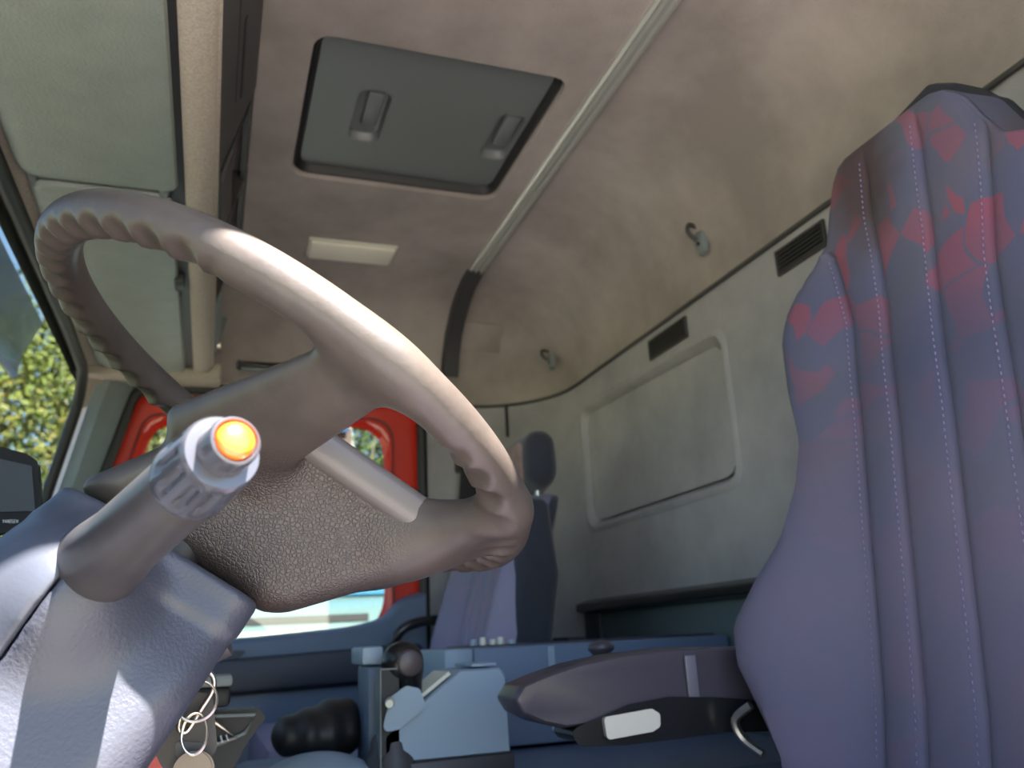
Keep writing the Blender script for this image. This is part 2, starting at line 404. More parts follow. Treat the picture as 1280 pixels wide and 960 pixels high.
# trim: shoulder that frames the lower edge of the window, armrest band, lower panel
edge = smoothpath([Vector((-.545, .13, 0)), Vector((-.50, .118, 0)), Vector((-.468, .098, 0)), Vector((-.43, .064, 0)), Vector((-.34, .046, 0)), Vector((-.20, .037, 0)), Vector((-.05, .029, 0)), Vector((.10, .023, 0)), Vector((.36, .02, 0))], 5)
top_l = [(p.x, p.y) for p in edge]
def trim_poly(x, zlow, dz=0): return [Vector((x, a, b+dz)) for a, b in top_l] + [Vector((x, .40, zlow)), Vector((x, -.545, zlow))]
bm = B(); loft(bm, [trim_poly(XR+.045, -.08), trim_poly(XR+.0, -.08, .0), trim_poly(XR-.035, -.075, -.006), trim_poly(XR-.045, -.072, -.014)]); door_part('door_trim_top', bm, M['blue'], smooth=True)
bm = B(); pr = rpoly([(-.53, -.004), (.38, -.035), (.38, -.11), (-.53, -.085)], .02, 4)
prism(bm, pr, px_(XR-.04), px_(XR-.075)); door_part('armrest', bm, M['bluedark'], bevel=.008)
bm = B(); prism(bm, rpoly([(-.545, -.085), (.40, -.115), (.40, -.68), (-.545, -.68)], .02, 4), px_(XR+.03), px_(XR-.02)); door_part('lower_panel', bm, M['blue'])
bm = B(); prism(bm, rpoly([(-.10, .0), (.25, -.006), (.25, -.03), (-.06, -.026)], .01, 4), px_(XR-.05), px_(XR-.058)); door_part('door_pull_recess', bm, M['bluedark'])
for k in range(5):
    bm = B(); b2(bm, XR-.062, XR-.057, -.05, .24, -.008-.0045*k, -.0055-.0045*k); door_part('recess_rib', bm, M['blue'])
# ---- floor, front wall, dashboard
bm = B(); b2(bm, .2, XR, -.95, .8, -.82, -.8); struct(obj('floor', bm, M['carpet']))
bm = B(); b2(bm, .2, XR+.03, .72, .76, -.8, .02); struct(obj('wall_front', bm, M['bluedark']))
# header panel over the windscreen, fabric covered
bm = B(); prof_h = [(.02, .705), (.28, .700), (.325, .684), (.345, .69), (.345, .74), (.02, .74)]
loft(bm, [[Vector((x, a, b)) for a, b in prof_h] for x in (.235, 2.20)]); o = obj('trim_8', bm, M['cloth']); struct(o)
# far A pillar: from header down
def pil(z, a, b): return [Vector((XR+.0, .205+.26*(.66-z)+a*0, z)), Vector((XR-.035, .235+.25*(.66-z), z)), Vector((XR-.055, .268+.22*(.66-z), z)), Vector((XR-.045, .300+.21*(.66-z), z)), Vector((XR+.03, .318+.21*(.66-z), z)), Vector((XR+.05, .23+.26*(.66-z), z))]
bm = B(); loft(bm, [pil(z, 0, 0) for z in (.70, .6, .45, .3, .1, -.12)]); o = obj('trim_9', bm, M['pillar'], smooth=True); struct(o)
# curved gusset where header meets pillar
bm = B(); rr = []
for i in range(9):
    t = i/8; a = t*PI/2
    x = 2.13+.13*math.sin(a); z = .70-.10*(1-math.cos(a))
    y = .325+.24*(.69-z)
    rr.append([Vector((x, y, z)), Vector((x+.05, y-.01, z+.02)), Vector((x+.06, y-.08, z+.03)), Vector((x+.02, y-.05, z+.005))])
loft(bm, rr); struct(obj('trim_10', bm, M['cloth'], smooth=True))
# windscreen: rubber seal + glass
def ws(x, z): return Vector((x, .312+.21*(.69-z), z))
seal = [ws(.2, .672), ws(1.0, .675), ws(1.9, .675), ws(2.12, .67)] + [ws(2.12+.115*math.sin(a*PI/16), .555+.115*math.cos(a*PI/16)) for a in range(1, 9)] + [ws(2.24, .3), ws(2.245, .0), ws(2.25, -.1)]
win = thing('window_1', 'windscreen with black rubber seal', 'windscreen', (1.2, .5, 0)); win['kind'] = 'structure'
del win['category']
def wp(name, bm, m, **k):
    bmesh.ops.translate(bm, verts=bm.verts, vec=-Vector(win.location)); return obj(name, bm, m, win, **k)
bm = B(); tube(bm, seal, .013, 10); wp('rubber_seal', bm, M['black'], smooth=True)
bm = B(); prism(bm, rpoly([(.17, .68), (2.25, .68), (2.25, -.12), (.17, -.12)], [.0, .13, .0, .0], 8), lambda a, b: ws(a, b)+Vector((0, .012, 0)), lambda a, b: ws(a, b)+Vector((0, .017, 0))); wp('window_pane', bm, M['glass'])
# ================================================================ CEILING FITTINGS
def child(root, name, bm, m, **k):
    """mesh given in world coordinates, parented to a thing standing at root.location"""
    mw = Matrix.Translation(root.location) @ root.rotation_euler.to_matrix().to_4x4()
    bmesh.ops.transform(bm, matrix=mw.inverted(), verts=bm.verts); return obj(name, bm, m, root, **k)
# roof hatch
t = thing('roof_hatch', 'grey plastic roof hatch with two moulded finger grips', 'hatch', (1.39, -.34, .97))
def hl(ins, z, r): return [Vector((p.x, p.y, z)) for p in rpoly([(HX0+ins, HY0+ins), (HX1-ins, HY0+ins), (HX1-ins, HY1-ins), (HX0+ins, HY1-ins)], r, 6)]
bm = B(); loft(bm, [hl(.004, .992, .036), hl(.003, .962, .037), hl(.007, .957, .035), hl(.012, .962, .03), hl(.016, .992, .03)], caps=False); child(t, 'rubber_frame', bm, M['black'], smooth=True)
g1 = rpoly([(1.32, -.275), (1.492, -.275), (1.492, -.213), (1.32, -.213)], .024, 5)
g2 = rpoly([(1.325, -.545), (1.487, -.545), (1.487, -.487), (1.325, -.487)], .022, 5)
lp = [(p.x, p.y) for p in hl(.016, 0, .030)]
bm = B(); b2(bm, 1.15, 1.63, -.58, -.10, .9925, .996); child(t, 'lid_backing', bm, M['black'])
bm = B(); prism(bm, lp, pz_(.975), pz_(.985), holes=[g1, g2]); child(t, 'panel', bm, M['hatch'], bevel=.0)
for g in (g1, g2):
    cx = sum(p[0] for p in g)/len(g); cy = sum(p[1] for p in g)/len(g)
    bm = B(); rr = []
    for s_, z in ((1.06, .9748), (1.0, .9744), (.95, .978), (.88, .990), (.80, .9915)):
        rr.append([Vector((cx+(p[0]-cx)*s_, cy+(p[1]-cy)*s_*1.0, z)) for p in g])
    loft(bm, rr, caps=False); bm.faces.new([v for v in bm.verts][-len(g):]); child(t, 'finger_grip', bm, M['hatch'], smooth=True)
    bm = B(); b2(bm, cx-.07, cx+.035, cy-.020, cy+.012, .9770, .992); child(t, 'grip_bar', bm, M['hatch'], bevel=.006)
# ceiling lamp
t = thing('ceiling_light', 'small rectangular yellowed ceiling light beyond the roof hatch', 'lamp', (1.935, -.29, .95))
bm = B(); b2(bm, 1.895, 1.985, -.395, -.19, .937, .953); child(t, 'lens', bm, M['lens'], bevel=.004)
bm = B(); b2(bm, 1.889, 1.991, -.401, -.184, .944, .953); child(t, 'base', bm, M['cream'], bevel=.002)
# transverse rail
t = thing('ceiling_rail', 'ribbed aluminium curtain rail running across the ceiling', 'rail', (1.2, -.63, .95))
bm = B(); sec = [(-.612, .952), (-.612, .942), (-.617, .938), (-.621, .944), (-.6245, .944), (-.627, .938), (-.632, .938), (-.634, .943), (-.640, .943), (-.642, .937), (-.648, .938), (-.650, .943), (-.650, .952)]
loft(bm, [[Vector((x, a, b)) for a, b in sec] for x in (.26, 2.00)]); child(t, 'profile', bm, M['alu'])
bm = B(); cp = [(1.98, .949), (2.06, .937), (2.12, .915), (2.17, .885), (2.21, .85), (2.24, .80), (2.262, .74)]
loft(bm, [[Vector((x, -.608, z)), Vector((x-.012, -.610, z-.010)), Vector((x-.012, -.652, z-.010)), Vector((x, -.654, z)), Vector((x+.03, -.654, z+.02)), Vector((x+.03, -.608, z+.02))] for x, z in cp]); child(t, 'end_cover', bm, M['darkplastic'], smooth=True)
# recess panel in the cove and side slot
bm = B()
def cove(y, s):  # point on right-hand cove, s 0..1
    pts = [(2.288, .75), (2.265, .80), (2.225, .855), (2.17, .90)]
    f = s*3; i = min(int(f), 2); u = f-i
    return Vector((pts[i][0]*(1-u)+pts[i+1][0]*u-.004, y, pts[i][1]*(1-u)+pts[i+1][1]*u-.003))
def coveblock(y0, y1, s0, s1, th, name, m, root=None):
    bm = B(); rr = []
    for k in range(9):
        s = s0+(s1-s0)*k/8; p = cove(0, s); n = Vector((-.75, 0, -.66))*th
        rr.append([Vector((p.x+.03, y0, p.z+.03)), Vector((p.x+n.x*.6, y0, p.z+n.z*.6)), Vector((p.x+n.x, y0-.012, p.z+n.z)), Vector((p.x+n.x, y1+.012, p.z+n.z)), Vector((p.x+n.x*.6, y1, p.z+n.z*.6)), Vector((p.x+.03, y1, p.z+.03))])
    loft(bm, rr)
    return child(root, name, bm, m, smooth=True) if root else obj(name, bm, m, smooth=True)
t = thing('cove_flap', 'fabric covered flap on the ceiling cove behind the dark rail end', 'flap', (2.24, -.72, .83))
coveblock(-.645, -.825, .45, .88, .010, 'flap', M['headliner'], t)
coveblock(-.828, -.835, .42, .90, .006, 'gap_edge', M['darkplastic'], t)
t = thing('side_shelf_slot', 'long black grab slot above the passenger door', 'slot', (2.28, -.13, .742))
bm = B(); loft(bm, [[Vector((2.30, y, .752)), Vector((2.278, y, .752)), Vector((2.270, y, .742)), Vector((2.272, y, .733)), Vector((2.30, y, .730))] for y in (-.04, -.42)]); child(t, 'slot_recess', bm, M['black'])
bm = B(); tube(bm, [Vector((2.270, -.05, .728)), Vector((2.272, -.42, .729))], .005, 8); child(t, 'slot_lip', bm, M['pillar'], smooth=True)
bm = B(); tube(bm, [Vector((2.268, -.04, .745)), Vector((2.262, -.07, .738)), Vector((2.262, -.12, .735)), Vector((2.266, -.17, .737))], .006, 8); child(t, 'catch', bm, M['darkplastic'], smooth=True)
# coat hooks
def hook(x, z, y, lab, s=1):
    t = thing('coat_hook', lab, 'hook', (x, y, z))
    bm = B(); pl = rpoly([(x-.013*s, z+.018*s), (x+.010*s, z+.022*s), (x+.013*s, z-.002), (x+.004, z-.026*s), (x-.014*s, z-.020*s)], .006, 4)
    prism(bm, pl, py_(y), py_(y+.010)); child(t, 'plate', bm, M['pillar'], bevel=.002)
    bm = B(); tube(bm, smoothpath([(x+.004, y+.008, z+.030*s), (x+.004, y+.026, z+.034*s), (x+.003, y+.030, z+.018*s), (x+.002, y+.014, z+.004)], 4), .0045, 8); child(t, 'prong', bm, M['darkplastic'], smooth=True)
    bm = B(); cyl(bm, (x, y+.009, z-.004), (x, y+.0125, z-.004), .0035, n=12); child(t, 'screw', bm, M['black'], smooth=True)
hook(1.335, .752, -.915, 'grey metal coat hook high on the rear wall, nearer the driver seat', 1.15)
hook(2.11, .748, -.893, 'small dark coat hook near the far rear corner of the cab')
# vents in the rear wall
def vent(x0, x1, lab):
    t = thing('air_vent', lab, 'vent', ((x0+x1)/2, YR, .615))
    z0, z1 = .595, .632
    bm = B(); prism(bm, [(x0-.005, z0-.005), (x1+.005, z0-.005), (x1+.005, z1+.005), (x0-.005, z1+.005)], py_(YR), py_(YR+.006), holes=[[(x0, z0), (x1, z0), (x1, z1), (x0, z1)]]); child(t, 'frame', bm, M['darkplastic'])
    bm = B(); b2(bm, x0, x1, YR-.002, YR+.001, z0, z1); child(t, 'backing', bm, M['black'])
    for k in range(5):
        z = z0+(k+.5)*(z1-z0)/5
        bm = B(); box(bm, ((x0+x1)/2, YR+.0035, z), (x1-x0, .006, .0018), Matrix.Rotation(-.6, 3, 'X')); child(t, 'slat', bm, M['darkplastic'])
vent(1.455, 1.61, 'small black louvred vent above the rear wall cover panel')
vent(1.01, 1.13, 'small black louvred vent partly hidden behind the driver seat')
# ================================================================ OVERHEAD CONSOLE
t = thing('overhead_console', 'dark overhead storage console with beige cloth lip', 'console', (1.2, .02, .8))
bm = B(); lip = [(.022, .712), (.026, .698), (.036, .689), (.060, .687), (.068, .692), (.070, .71)]
loft(bm, [[Vector((x, a, b)) for a, b in lip] for x in (.26, 2.235)]); child(t, 'cloth_lip', bm, M['cloth'], smooth=True)
def fy(z): return .026-.056*(z-.70)/.25
def fas(x0, x1, z0, z1, name, m, off=0, th=.006, slant=0, bevel=.0):
    bm = B(); loft(bm, [[Vector((x, fy(z0)-off, z0)), Vector((x+sl, fy(z1)-off, z1)), Vector((x+sl, fy(z1)-off+th, z1)), Vector((x, fy(z0)-off+th, z0))] for x, sl in ((x0, 0), (x1, slant))]); return child(t, name, bm, m, bevel=bevel)
fas(.26, 1.24, .712, .948, 'locker_door', M['darkplastic'], .002, .012, .09)
fas(.26, 1.17, .80, .803, 'locker_groove', M['black'], .003, .002)
fas(1.02, 1.20, .83, .84, 'latch_slot', M['black'], .004, .003)
fas(1.24, 1.55, .712, .73, 'bay_sill', M['darkplastic'], .001, .01)
fas(1.30, 2.22, .925, .948, 'top_rail', M['darkplastic'], .0, .01)
for x, m_ in ((1.26, 'black'), (1.53, 'darkplastic'), (1.80, 'darkplastic'), (2.17, 'pillar')):
    bm = B(); loft(bm, [[Vector((x+dx, fy(.712), .712)), Vector((x+dx+.09, fy(.948), .948)), Vector((x+dx+.09, .20, .948)), Vector((x+dx, .20, .712))] for dx in (0, .012)]); child(t, 'divider', bm, M[m_])
fas(1.30, 1.50, .735, .80, 'drop_flap', M['darkplastic'], .004, .01, .02)
fas(1.86, 2.12, .715, .77, 'drop_flap', M['pillar'], .004, .01, .02)
bm = B(); b2(bm, .26, 2.2, .19, .20, .70, .948); child(t, 'back_panel', bm, M['black'])
bm = B(); b2(bm, .26, 2.2, .03, .20, .70, .705); child(t, 'shelf', bm, M['darkplastic'])
bm = B(); b2(bm, 2.12, 2.16, fy(.74)-.012, fy(.74), .735, .75); child(t, 'latch', bm, M['chrome'], bevel=.002)
bm = B(); b2(bm, 2.20, 2.28, .0, .34, .67, .72); child(t, 'end_block', bm, M['cloth'], bevel=.01)
# item in the open bay
bm = B(); b2(bm, 1.62, 1.70, .03, .12, .706, .76); o = obj('document_folder', bm, mat('pink_plastic', (.38,.20,.18), .3), bevel=.006); tag(o, 'pinkish plastic folder in the open bay of the overhead console', 'folder')
# ---- sun visors
def visor(x0, x1, y0, y1, z, lab, cut, rads):
    t = thing('sun_visor', lab, 'sun visor', ((x0+x1)/2, (y0+y1)/2, z))
    poly = rpoly([(x0, y0), (x1, y0), (x1, y1), (x0, y1)], rads, 8)
    bm = B(); rr = []
    cx, cy = (x0+x1)/2, (y0+y1)/2
    for ins, dz in ((.012, .009), (.003, .006), (0, .0), (.003, -.006), (.010, -.009), (.03, -.0105)):
        rr.append([Vector((cx+(p.x-cx)*(1-2*ins/(x1-x0)), cy+(p.y-cy)*(1-2*ins/(y1-y0)), z+dz)) for p in poly])
    loft(bm, rr); child(t, 'cushion', bm, M['visor'], smooth=True)
    for (hx, hy) in cut:
        bm = B(); cyl(bm, (hx-.012, hy, z+.006), (hx+.020, hy, z+.006), .009, .007, 16); box(bm, (hx+.006, hy, z+.014), (.02, .014, .016)); child(t, 'hinge_clip', bm, M['hatch'], bevel=.002)
visor(.30, 1.262, .078, .297, .690, 'large grey-green vinyl sun visor above the steering wheel', [(1.268, .283), (1.272, .10)], [.03, .02, .035, .03])
visor(1.285, 2.215, .088, .292, .694, 'further grey-green vinyl sun visor seen through the steering wheel rim', [], [.03, .02, .07, .03])
bm = B(); b2(bm, 1.60, 1.65, .076, .094, .680, .702); o = obj('visor_latch', bm, M['black'], bevel=.004); tag(o, 'small black latch between the far visor and the console lip', 'latch')
# ================================================================ STEERING WHEEL
WC = Vector((.68991, -.04873, .19016)); WA = math.radians(32.65)
WC2 = Vector((.7089, -.0518, .1923))
t = thing('steering_wheel', 'worn grey-brown leather steering wheel with finger notches in its rim', 'steering wheel', WC2, (.5832, 0, .0747))
R0, RT = .215, .0170
def f_rim(p):
    v, u, n = p[:, 0], p[:, 1], p[:, 2]
    rad = np.hypot(u, v); th = np.arctan2(-v, u)            # 0 = front, +90deg = left (towards the camera)
    q = rad-R0; d = np.hypot(q, n)-RT
    deg = np.degrees(th)
    phi = np.arctan2(n, q)                                   # around the tube; inner underside ~ -135 deg
    # finger notches pressed into the underside
    zone = np.clip((92-np.abs(((deg+22+180) % 360)-180))/6, 0, 1)+np.clip((34-np.abs(((deg-152+180) % 360)-180))/6, 0, 1)+np.clip((34-np.abs(((deg+152+180) % 360)-180))/6, 0, 1)
    fa = (np.radians(deg)*R0/.0275) % 1-.5
    fb = (((np.degrees(phi)+93+180) % 360)-180)/56
    dent = np.clip(1-(fa/.5)**2-fb**2, 0, 1)
    return d + .0062*np.clip(zone, 0, 1)*dent
def f_wheel(p):
    pa = p.copy(); pa[:, 0] = np.abs(pa[:, 0])
    v, u, n = pa[:, 0], pa[:, 1], pa[:, 2]
    rim = f_rim(p)
    # front spoke pair (9 and 3 o'clock): broad web from rim to hub
    a = sd_caps(pa, (.210, -.034, -.003), (.055, .020, -.066), .0155, .028, (1, 1.6, .72))
    b = sd_caps(pa, (.120, -.178, -.006), (.040, -.140, -.045), .016, .024, (1.2, 1.0, .9))
    # hub: tapers down and towards the column
    k = np.clip((-n-.02)/.12, 0, 1)
    hv = .080-.048*k; u0 = .012+.076*k; u1 = -.200+.108*k
    hc = (u0+u1)/2; hh = (u0-u1)/2
    qx = v-(hv-.02); qy = np.abs(u-hc)-(hh-.02); qn = np.abs(n+.0825)-.0605
    hub = (np.hypot(np.maximum(qx, 0), np.maximum(qy, 0))+np.minimum(np.maximum(qx, qy), 0)-.02)*.88
    hub = smax(hub, qn, .016)
    body = smin(hub, a, .022); body = smin(body, b, .030)
    d = smin(rim, body, .022)
    return d
def wsplit(c):
    rad = np.hypot(c[:, 0], c[:, 1]); av = np.abs(c[:, 0])
    return np.where((np.sqrt(c[:, 0]**2+(c[:, 1]+.05)**2+(c[:, 2]+.06)**2) < .132), 1, 0)
sdf_mesh(['rim', 'hub_cover'], f_wheel, (-.24, -.24, -.15), (.24, .24, .03), .003, [M['wheel'], M['hub']], t, wsplit)
def f_pad(p):
    pa = p.copy(); pa[:, 0] = np.abs(pa[:, 0])
    v, u, n = pa[:, 0], pa[:, 1], pa[:, 2]
    d = sd_box(pa, (.066, -.095, -.012), (.024, .066, .014), .011)
    return d
for s in (1, -1):
    sdf_mesh('horn_pad', lambda p, s=s: sd_box(p, (s*.058, -.093, -.030), (.0262, .071, .0145), .011), (s*.058-.03, -.17, -.05), (s*.058+.03, -.02, -.005), .0022, M['pad'], t)
# ================================================================ STEERING COLUMN
t = thing('steering_column', 'blue-grey steering column shroud with a thick control stalk', 'steering column', WC, (WA, 0, 0))
def f_col(p):
    v, u, n = p[:, 0], p[:, 1], p[:, 2]
    k = np.clip((-n-.155)/.25, 0, 1)
    fl = np.clip((-n-.165)/.06, 0, 1); fl = fl*fl*(3-2*fl)
    hv = .072+.016*fl+.055*k; uc = .0035+.008*k; hu = .0750+.009*k
    lipk = np.clip((n+.175)/.006, 0, 1)
    hv = hv+.0035*lipk; hu = hu+.002*lipk
    rr_ = .020+.02*np.clip((-n-.2)/.1, 0, 1)
    q0 = np.abs(v)-(hv-rr_); q1 = np.abs(u-uc)-(hu-rr_)
    d = np.hypot(np.maximum(q0, 0), np.maximum(q1, 0))+np.minimum(np.maximum(q0, q1), 0)-rr_
    d = smax(d*.93, np.abs(n+.30)-.157, .006)
    bulge = sd_caps(p, (-.080, .032, -.200), (-.04, .032, -.205), .046, .055)
    return smin(d, bulge, .03)
SE = .034
sdf_mesh('lower_shroud', lambda p: smax(f_col(p), p[:, 1]-SE+.0006, .003), (-.17, -.11, -.47), (.17, .06, -.13), .0038, M['shroud'], t)
sdf_mesh('upper_shroud', lambda p: smax(f_col(p), -(p[:, 1]-SE-.0006), .003), (-.17, .02, -.47), (.17, .14, -.13), .0038, M['shroud2'], t)
bm = B(); cyl(bm, (0, 0, -.17), (0, -.002, -.12), .020, .018, 32); obj('column_neck', bm, M['black'], t, smooth=True)
# stalk: barrel, knurled ring, collar, button (world coordinates -> column frame)
inv = (Matrix.Translation(WC) @ Matrix.Rotation(WA, 4, 'X')).inverted()
SR = inv @ Vector((.630, .082, .048)); ST = inv @ Vector((.385, -.0085, .0905))
sax = (ST-SR).normalized(); Ls = (ST-SR).length
bm = B(); lathe(bm, [(-.03, .037), (.0, .034), (.02, .031), (.05, .0268), (.10, .0222), (Ls-.075, .0194), (Ls-.052, .0186), (Ls-.050, .0180)], SR, sax, 64); barrel = obj('stalk', bm, M['stalk'], t, smooth=True)
bm = B()
def flut(d, r, a):
    e = min(max((d-(Ls-.050))/.006, 0), 1)*min(max(((Ls-.0215)-d)/.006, 0), 1)
    s_ = max(0, math.cos(a*12)+.25)/1.25
    return r-.0024*e*(s_**.6)
pr = [(Ls-.058, .0120), (Ls-.058, .0192), (Ls-.0565, .0204)]+[(Ls-.056+.0036*i, .0206-.00018*i) for i in range(10)]+[(Ls-.0195, .0186), (Ls-.0175, .0174), (Ls-.017, .0120)]
lathe(bm, pr, SR, sax, 156, flut); obj('grip_ring', bm, M['ring'], barrel, smooth=True)
bm = B(); lathe(bm, [(Ls-.02, .0128), (Ls-.004, .0120), (Ls-.0022, .0115), (Ls-.0016, .0105), (Ls-.0030, .0094), (Ls-.010, .0092)], SR, sax, 64); obj('button_collar', bm, M['ring'], barrel, smooth=True)
bm = B(); lathe(bm, [(Ls-.009, .0090), (Ls-.0030, .0090), (Ls-.0012, .0085), (Ls+.0004, .0072), (Ls+.0014, .0050), (Ls+.0019, .0025), (Ls+.0021, .0)], SR, sax, 48); obj('orange_button', bm, M['orange'], barrel, smooth=True)['label'] = 'orange push button on the stalk end'
# ignition lock with keys
def col_child(name, bm, m, **k): return child(t, name, bm, m, **k)
bm = B(); cyl(bm, (.66, .02, .0), (.655, -.012, .012), .018, .016, 24); o = col_child('ignition_lock', bm, M['darkplastic'], smooth=True)
kt = thing('key_bunch', 'keys on steel carabiner and split rings hanging from the ignition', 'keys', (.62, .0, .0))
def ring_pts(c, a, b, q, n=28):
    return [Vector(c)+q@Vector((a*math.cos(2*PI*i/n), 0, b*math.sin(2*PI*i/n))) for i in range(n)]
# helper plane facing roughly towards -x
def K(y, z, x=.62): return Vector((x, y, z))
car = smoothpath([K(.005, -.008), K(-.003, -.008), K(-.010, -.013), K(-.0105, -.022), K(-.0035, -.034), K(.0018, -.043), K(.005, -.0465), K(.0085, -.0445), K(.0088, -.040), K(.0068, -.028), K(.0045, -.014)], 5)
bm = B(); tube(bm, car, .0017, 10, closed=False); child(kt, 'carabiner', bm, M['chrome'], smooth=True)
def kring(c, r, tilt, nm='split_ring', sq=1.0):
    q = Matrix.Rotation(PI/2, 3, 'Z') @ Matrix.Rotation(tilt, 3, 'X')
    bm = B(); tube(bm, [Vector(c)+q@Vector((r*math.cos(2*PI*i/32)*sq, 0, r*math.sin(2*PI*i/32))) for i in range(32)], .0008, 8, closed=True)
    tube(bm, [Vector(c)+Vector((-.0012, .0004, .0006))+q@Vector((r*math.cos(2*PI*i/32)*sq, 0, r*math.sin(2*PI*i/32))) for i in range(32)], .0008, 8, closed=True)
    child(kt, nm, bm, M['chrome'], smooth=True)
kring(K(-.001, -.0275, .612), .0125, .1)
kring(K(-.001, -.0475, .615), .0125, .15, sq=.62)
bm = B(); fb = rpoly([(.017, -.022), (-.009, -.026), (-.0135, -.058), (-.006, -.070), (.016, -.067), (.021, -.058)], .005, 4)
prism(bm, fb, px_(.63), px_(.641)); child(kt, 'key_fob', bm, M['brownplastic'], bevel=.002)
bm = B(); fb = rpoly([(.011, -.052), (-.006, -.054), (-.007, -.062), (.010, -.062)], .003, 4); prism(bm, fb, px_(.6285), px_(.631)); child(kt, 'fob_button', bm, M['darkplastic'])
for dy in (0, .0035):
    bm = B(); cyl(bm, (.617+dy*.6, -.0005-dy*.5, -.0695), (.6185+dy*.6, -.0005-dy*.5, -.0695), .0118, n=32); child(kt, 'key_head', bm, mat('dull_key_metal', (.12,.10,.085), .4, .8), smooth=True)
kt.scale = (1.14, 1.14, 1.14); kt.location = (.71, .006, -.003)
# ================================================================ SEAT FABRIC
def seat_fabric(name, dark=1.0, stain=None, lift=0.0):
    m = bpy.data.materials.new(name); m.use_nodes = True; t = m.node_tree; b = t.nodes['Principled BSDF']; L = t.links.new
    b.inputs['Roughness'].default_value = .85; b.inputs['Sheen Weight'].default_value = .06; b.inputs['Specular IOR Level'].default_value = .15
    tc = t.nodes.new('ShaderNodeTexCoord')
    def noise(s, d=3, src=None):
        n = t.nodes.new('ShaderNodeTexNoise'); n.inputs['Scale'].default_value = s; n.inputs['Detail'].default_value = d
        L(src or tc.outputs['Object'], n.inputs['Vector']); return n
    def mix(f, a, c, mode='MIX'):
        x = t.nodes.new('ShaderNodeMix'); x.data_type = 'RGBA'; x.blend_type = mode
        for i, v in ((0, f), (6, a), (7, c)):
            if hasattr(v, 'is_output'): L(v, x.inputs[i])
            else: x.inputs[i].default_value = v if i == 0 else (*v, 1)
        return x.outputs[2]
    def rng(v, a, c, lo=0, hi=1):
        r = t.nodes.new('ShaderNodeMapRange'); L(v, r.inputs[0]); r.inputs[1].default_value = a; r.inputs[2].default_value = c
        r.inputs[3].default_value = lo; r.inputs[4].default_value = hi; return r.outputs[0]
    mp = t.nodes.new('ShaderNodeMapping'); mp.inputs['Scale'].default_value = (1, .15, .8); L(tc.outputs['Object'], mp.inputs[0])
    wob = noise(9, 2); off = mix(.055, mp.outputs[0], wob.outputs[1])
    vo = t.nodes.new('ShaderNodeTexVoronoi'); vo.inputs['Scale'].default_value = 25; L(off, vo.inputs['Vector'])
    sep = t.nodes.new('ShaderNodeSeparateColor'); L(vo.outputs['Color'], sep.inputs[0])
    vd = t.nodes.new('ShaderNodeTexVoronoi'); vd.feature = 'DISTANCE_TO_EDGE'; vd.inputs['Scale'].default_value = 25; L(off, vd.inputs['Vector'])
    base = mix(rng(sep.outputs[1], .3, .7), (.066*dark, .068*dark, .080*dark), (.084*dark, .072*dark, .092*dark))
    base = mix(rng(noise(6).outputs[0], .45, .65), base, (.066*dark, .066*dark, .105*dark))
    redf = t.nodes.new('ShaderNodeMath'); redf.operation = 'MULTIPLY'
    L(rng(sep.outputs[0], .66, .68), redf.inputs[0]); L(rng(vd.outputs[0], .02, .035), redf.inputs[1])
    wear = rng(noise(3.2, 4).outputs[0], .40, .62, .95, .35)
    rf2 = t.nodes.new('ShaderNodeMath'); rf2.operation = 'MULTIPLY'; L(redf.outputs[0], rf2.inputs[0]); L(wear, rf2.inputs[1])
    rf3 = t.nodes.new('ShaderNodeMath'); rf3.operation = 'MULTIPLY'; g = t.nodes.new('ShaderNodeSeparateXYZ'); L(tc.outputs['Object'], g.inputs[0])
    L(rf2.outputs[0], rf3.inputs[0]); L(rng(g.outputs[2], .75, 1.0, .28, 1), rf3.inputs[1])
    c = mix(rf3.outputs[0], base, (.21*dark, .040*dark, .055*dark))
    # polished, darker wear down the middle of the backrest
    wf = t.nodes.new('ShaderNodeMath'); wf.operation = 'MULTIPLY'; L(rng(noise(4, 3).outputs[0], .35, .6), wf.inputs[0]); L(rng(g.outputs[2], 1.02, .86), wf.inputs[1])
    wf2 = t.nodes.new('ShaderNodeMath'); wf2.operation = 'MULTIPLY'; L(wf.outputs[0], wf2.inputs[0]); wf2.inputs[1].default_value = .75
    c = mix(wf2.outputs[0], c, (.045*dark, .048*dark, .082*dark))
    if stain:
        d = t.nodes.new('ShaderNodeVectorMath'); d.operation = 'DISTANCE'; d.inputs[1].default_value = stain
        sc = t.nodes.new('ShaderNodeMapping'); sc.inputs['Scale'].default_value = (1.1, .2, .62); L(tc.outputs['Object'], sc.inputs[0])
        wn = noise(20, 3); sv = mix(.05, sc.outputs[0], wn.outputs[1]); L(sv, d.inputs[0])
        d.inputs[1].default_value = (stain[0]*1.1+.02, stain[1]*.2+.02, stain[2]*.62+.02)
        c = mix(rng(d.outputs['Value'], .025, .075, .82, 0), c, (.045, .026, .022))
    c = mix(rng(g.outputs[2], .85, .62, 0, .55), c, (.118*dark, .104*dark, .148*dark))  # lilac towards the bottom: part wear, part light painted into the colour
    L(c, b.inputs['Base Color'])
    bp = t.nodes.new('ShaderNodeBump'); bp.inputs['Strength'].default_value = .25; bp.inputs['Distance'].default_value = .002
    L(noise(600, 2).outputs[0], bp.inputs['Height']); L(bp.outputs[0], b.inputs['Normal'])
    return m
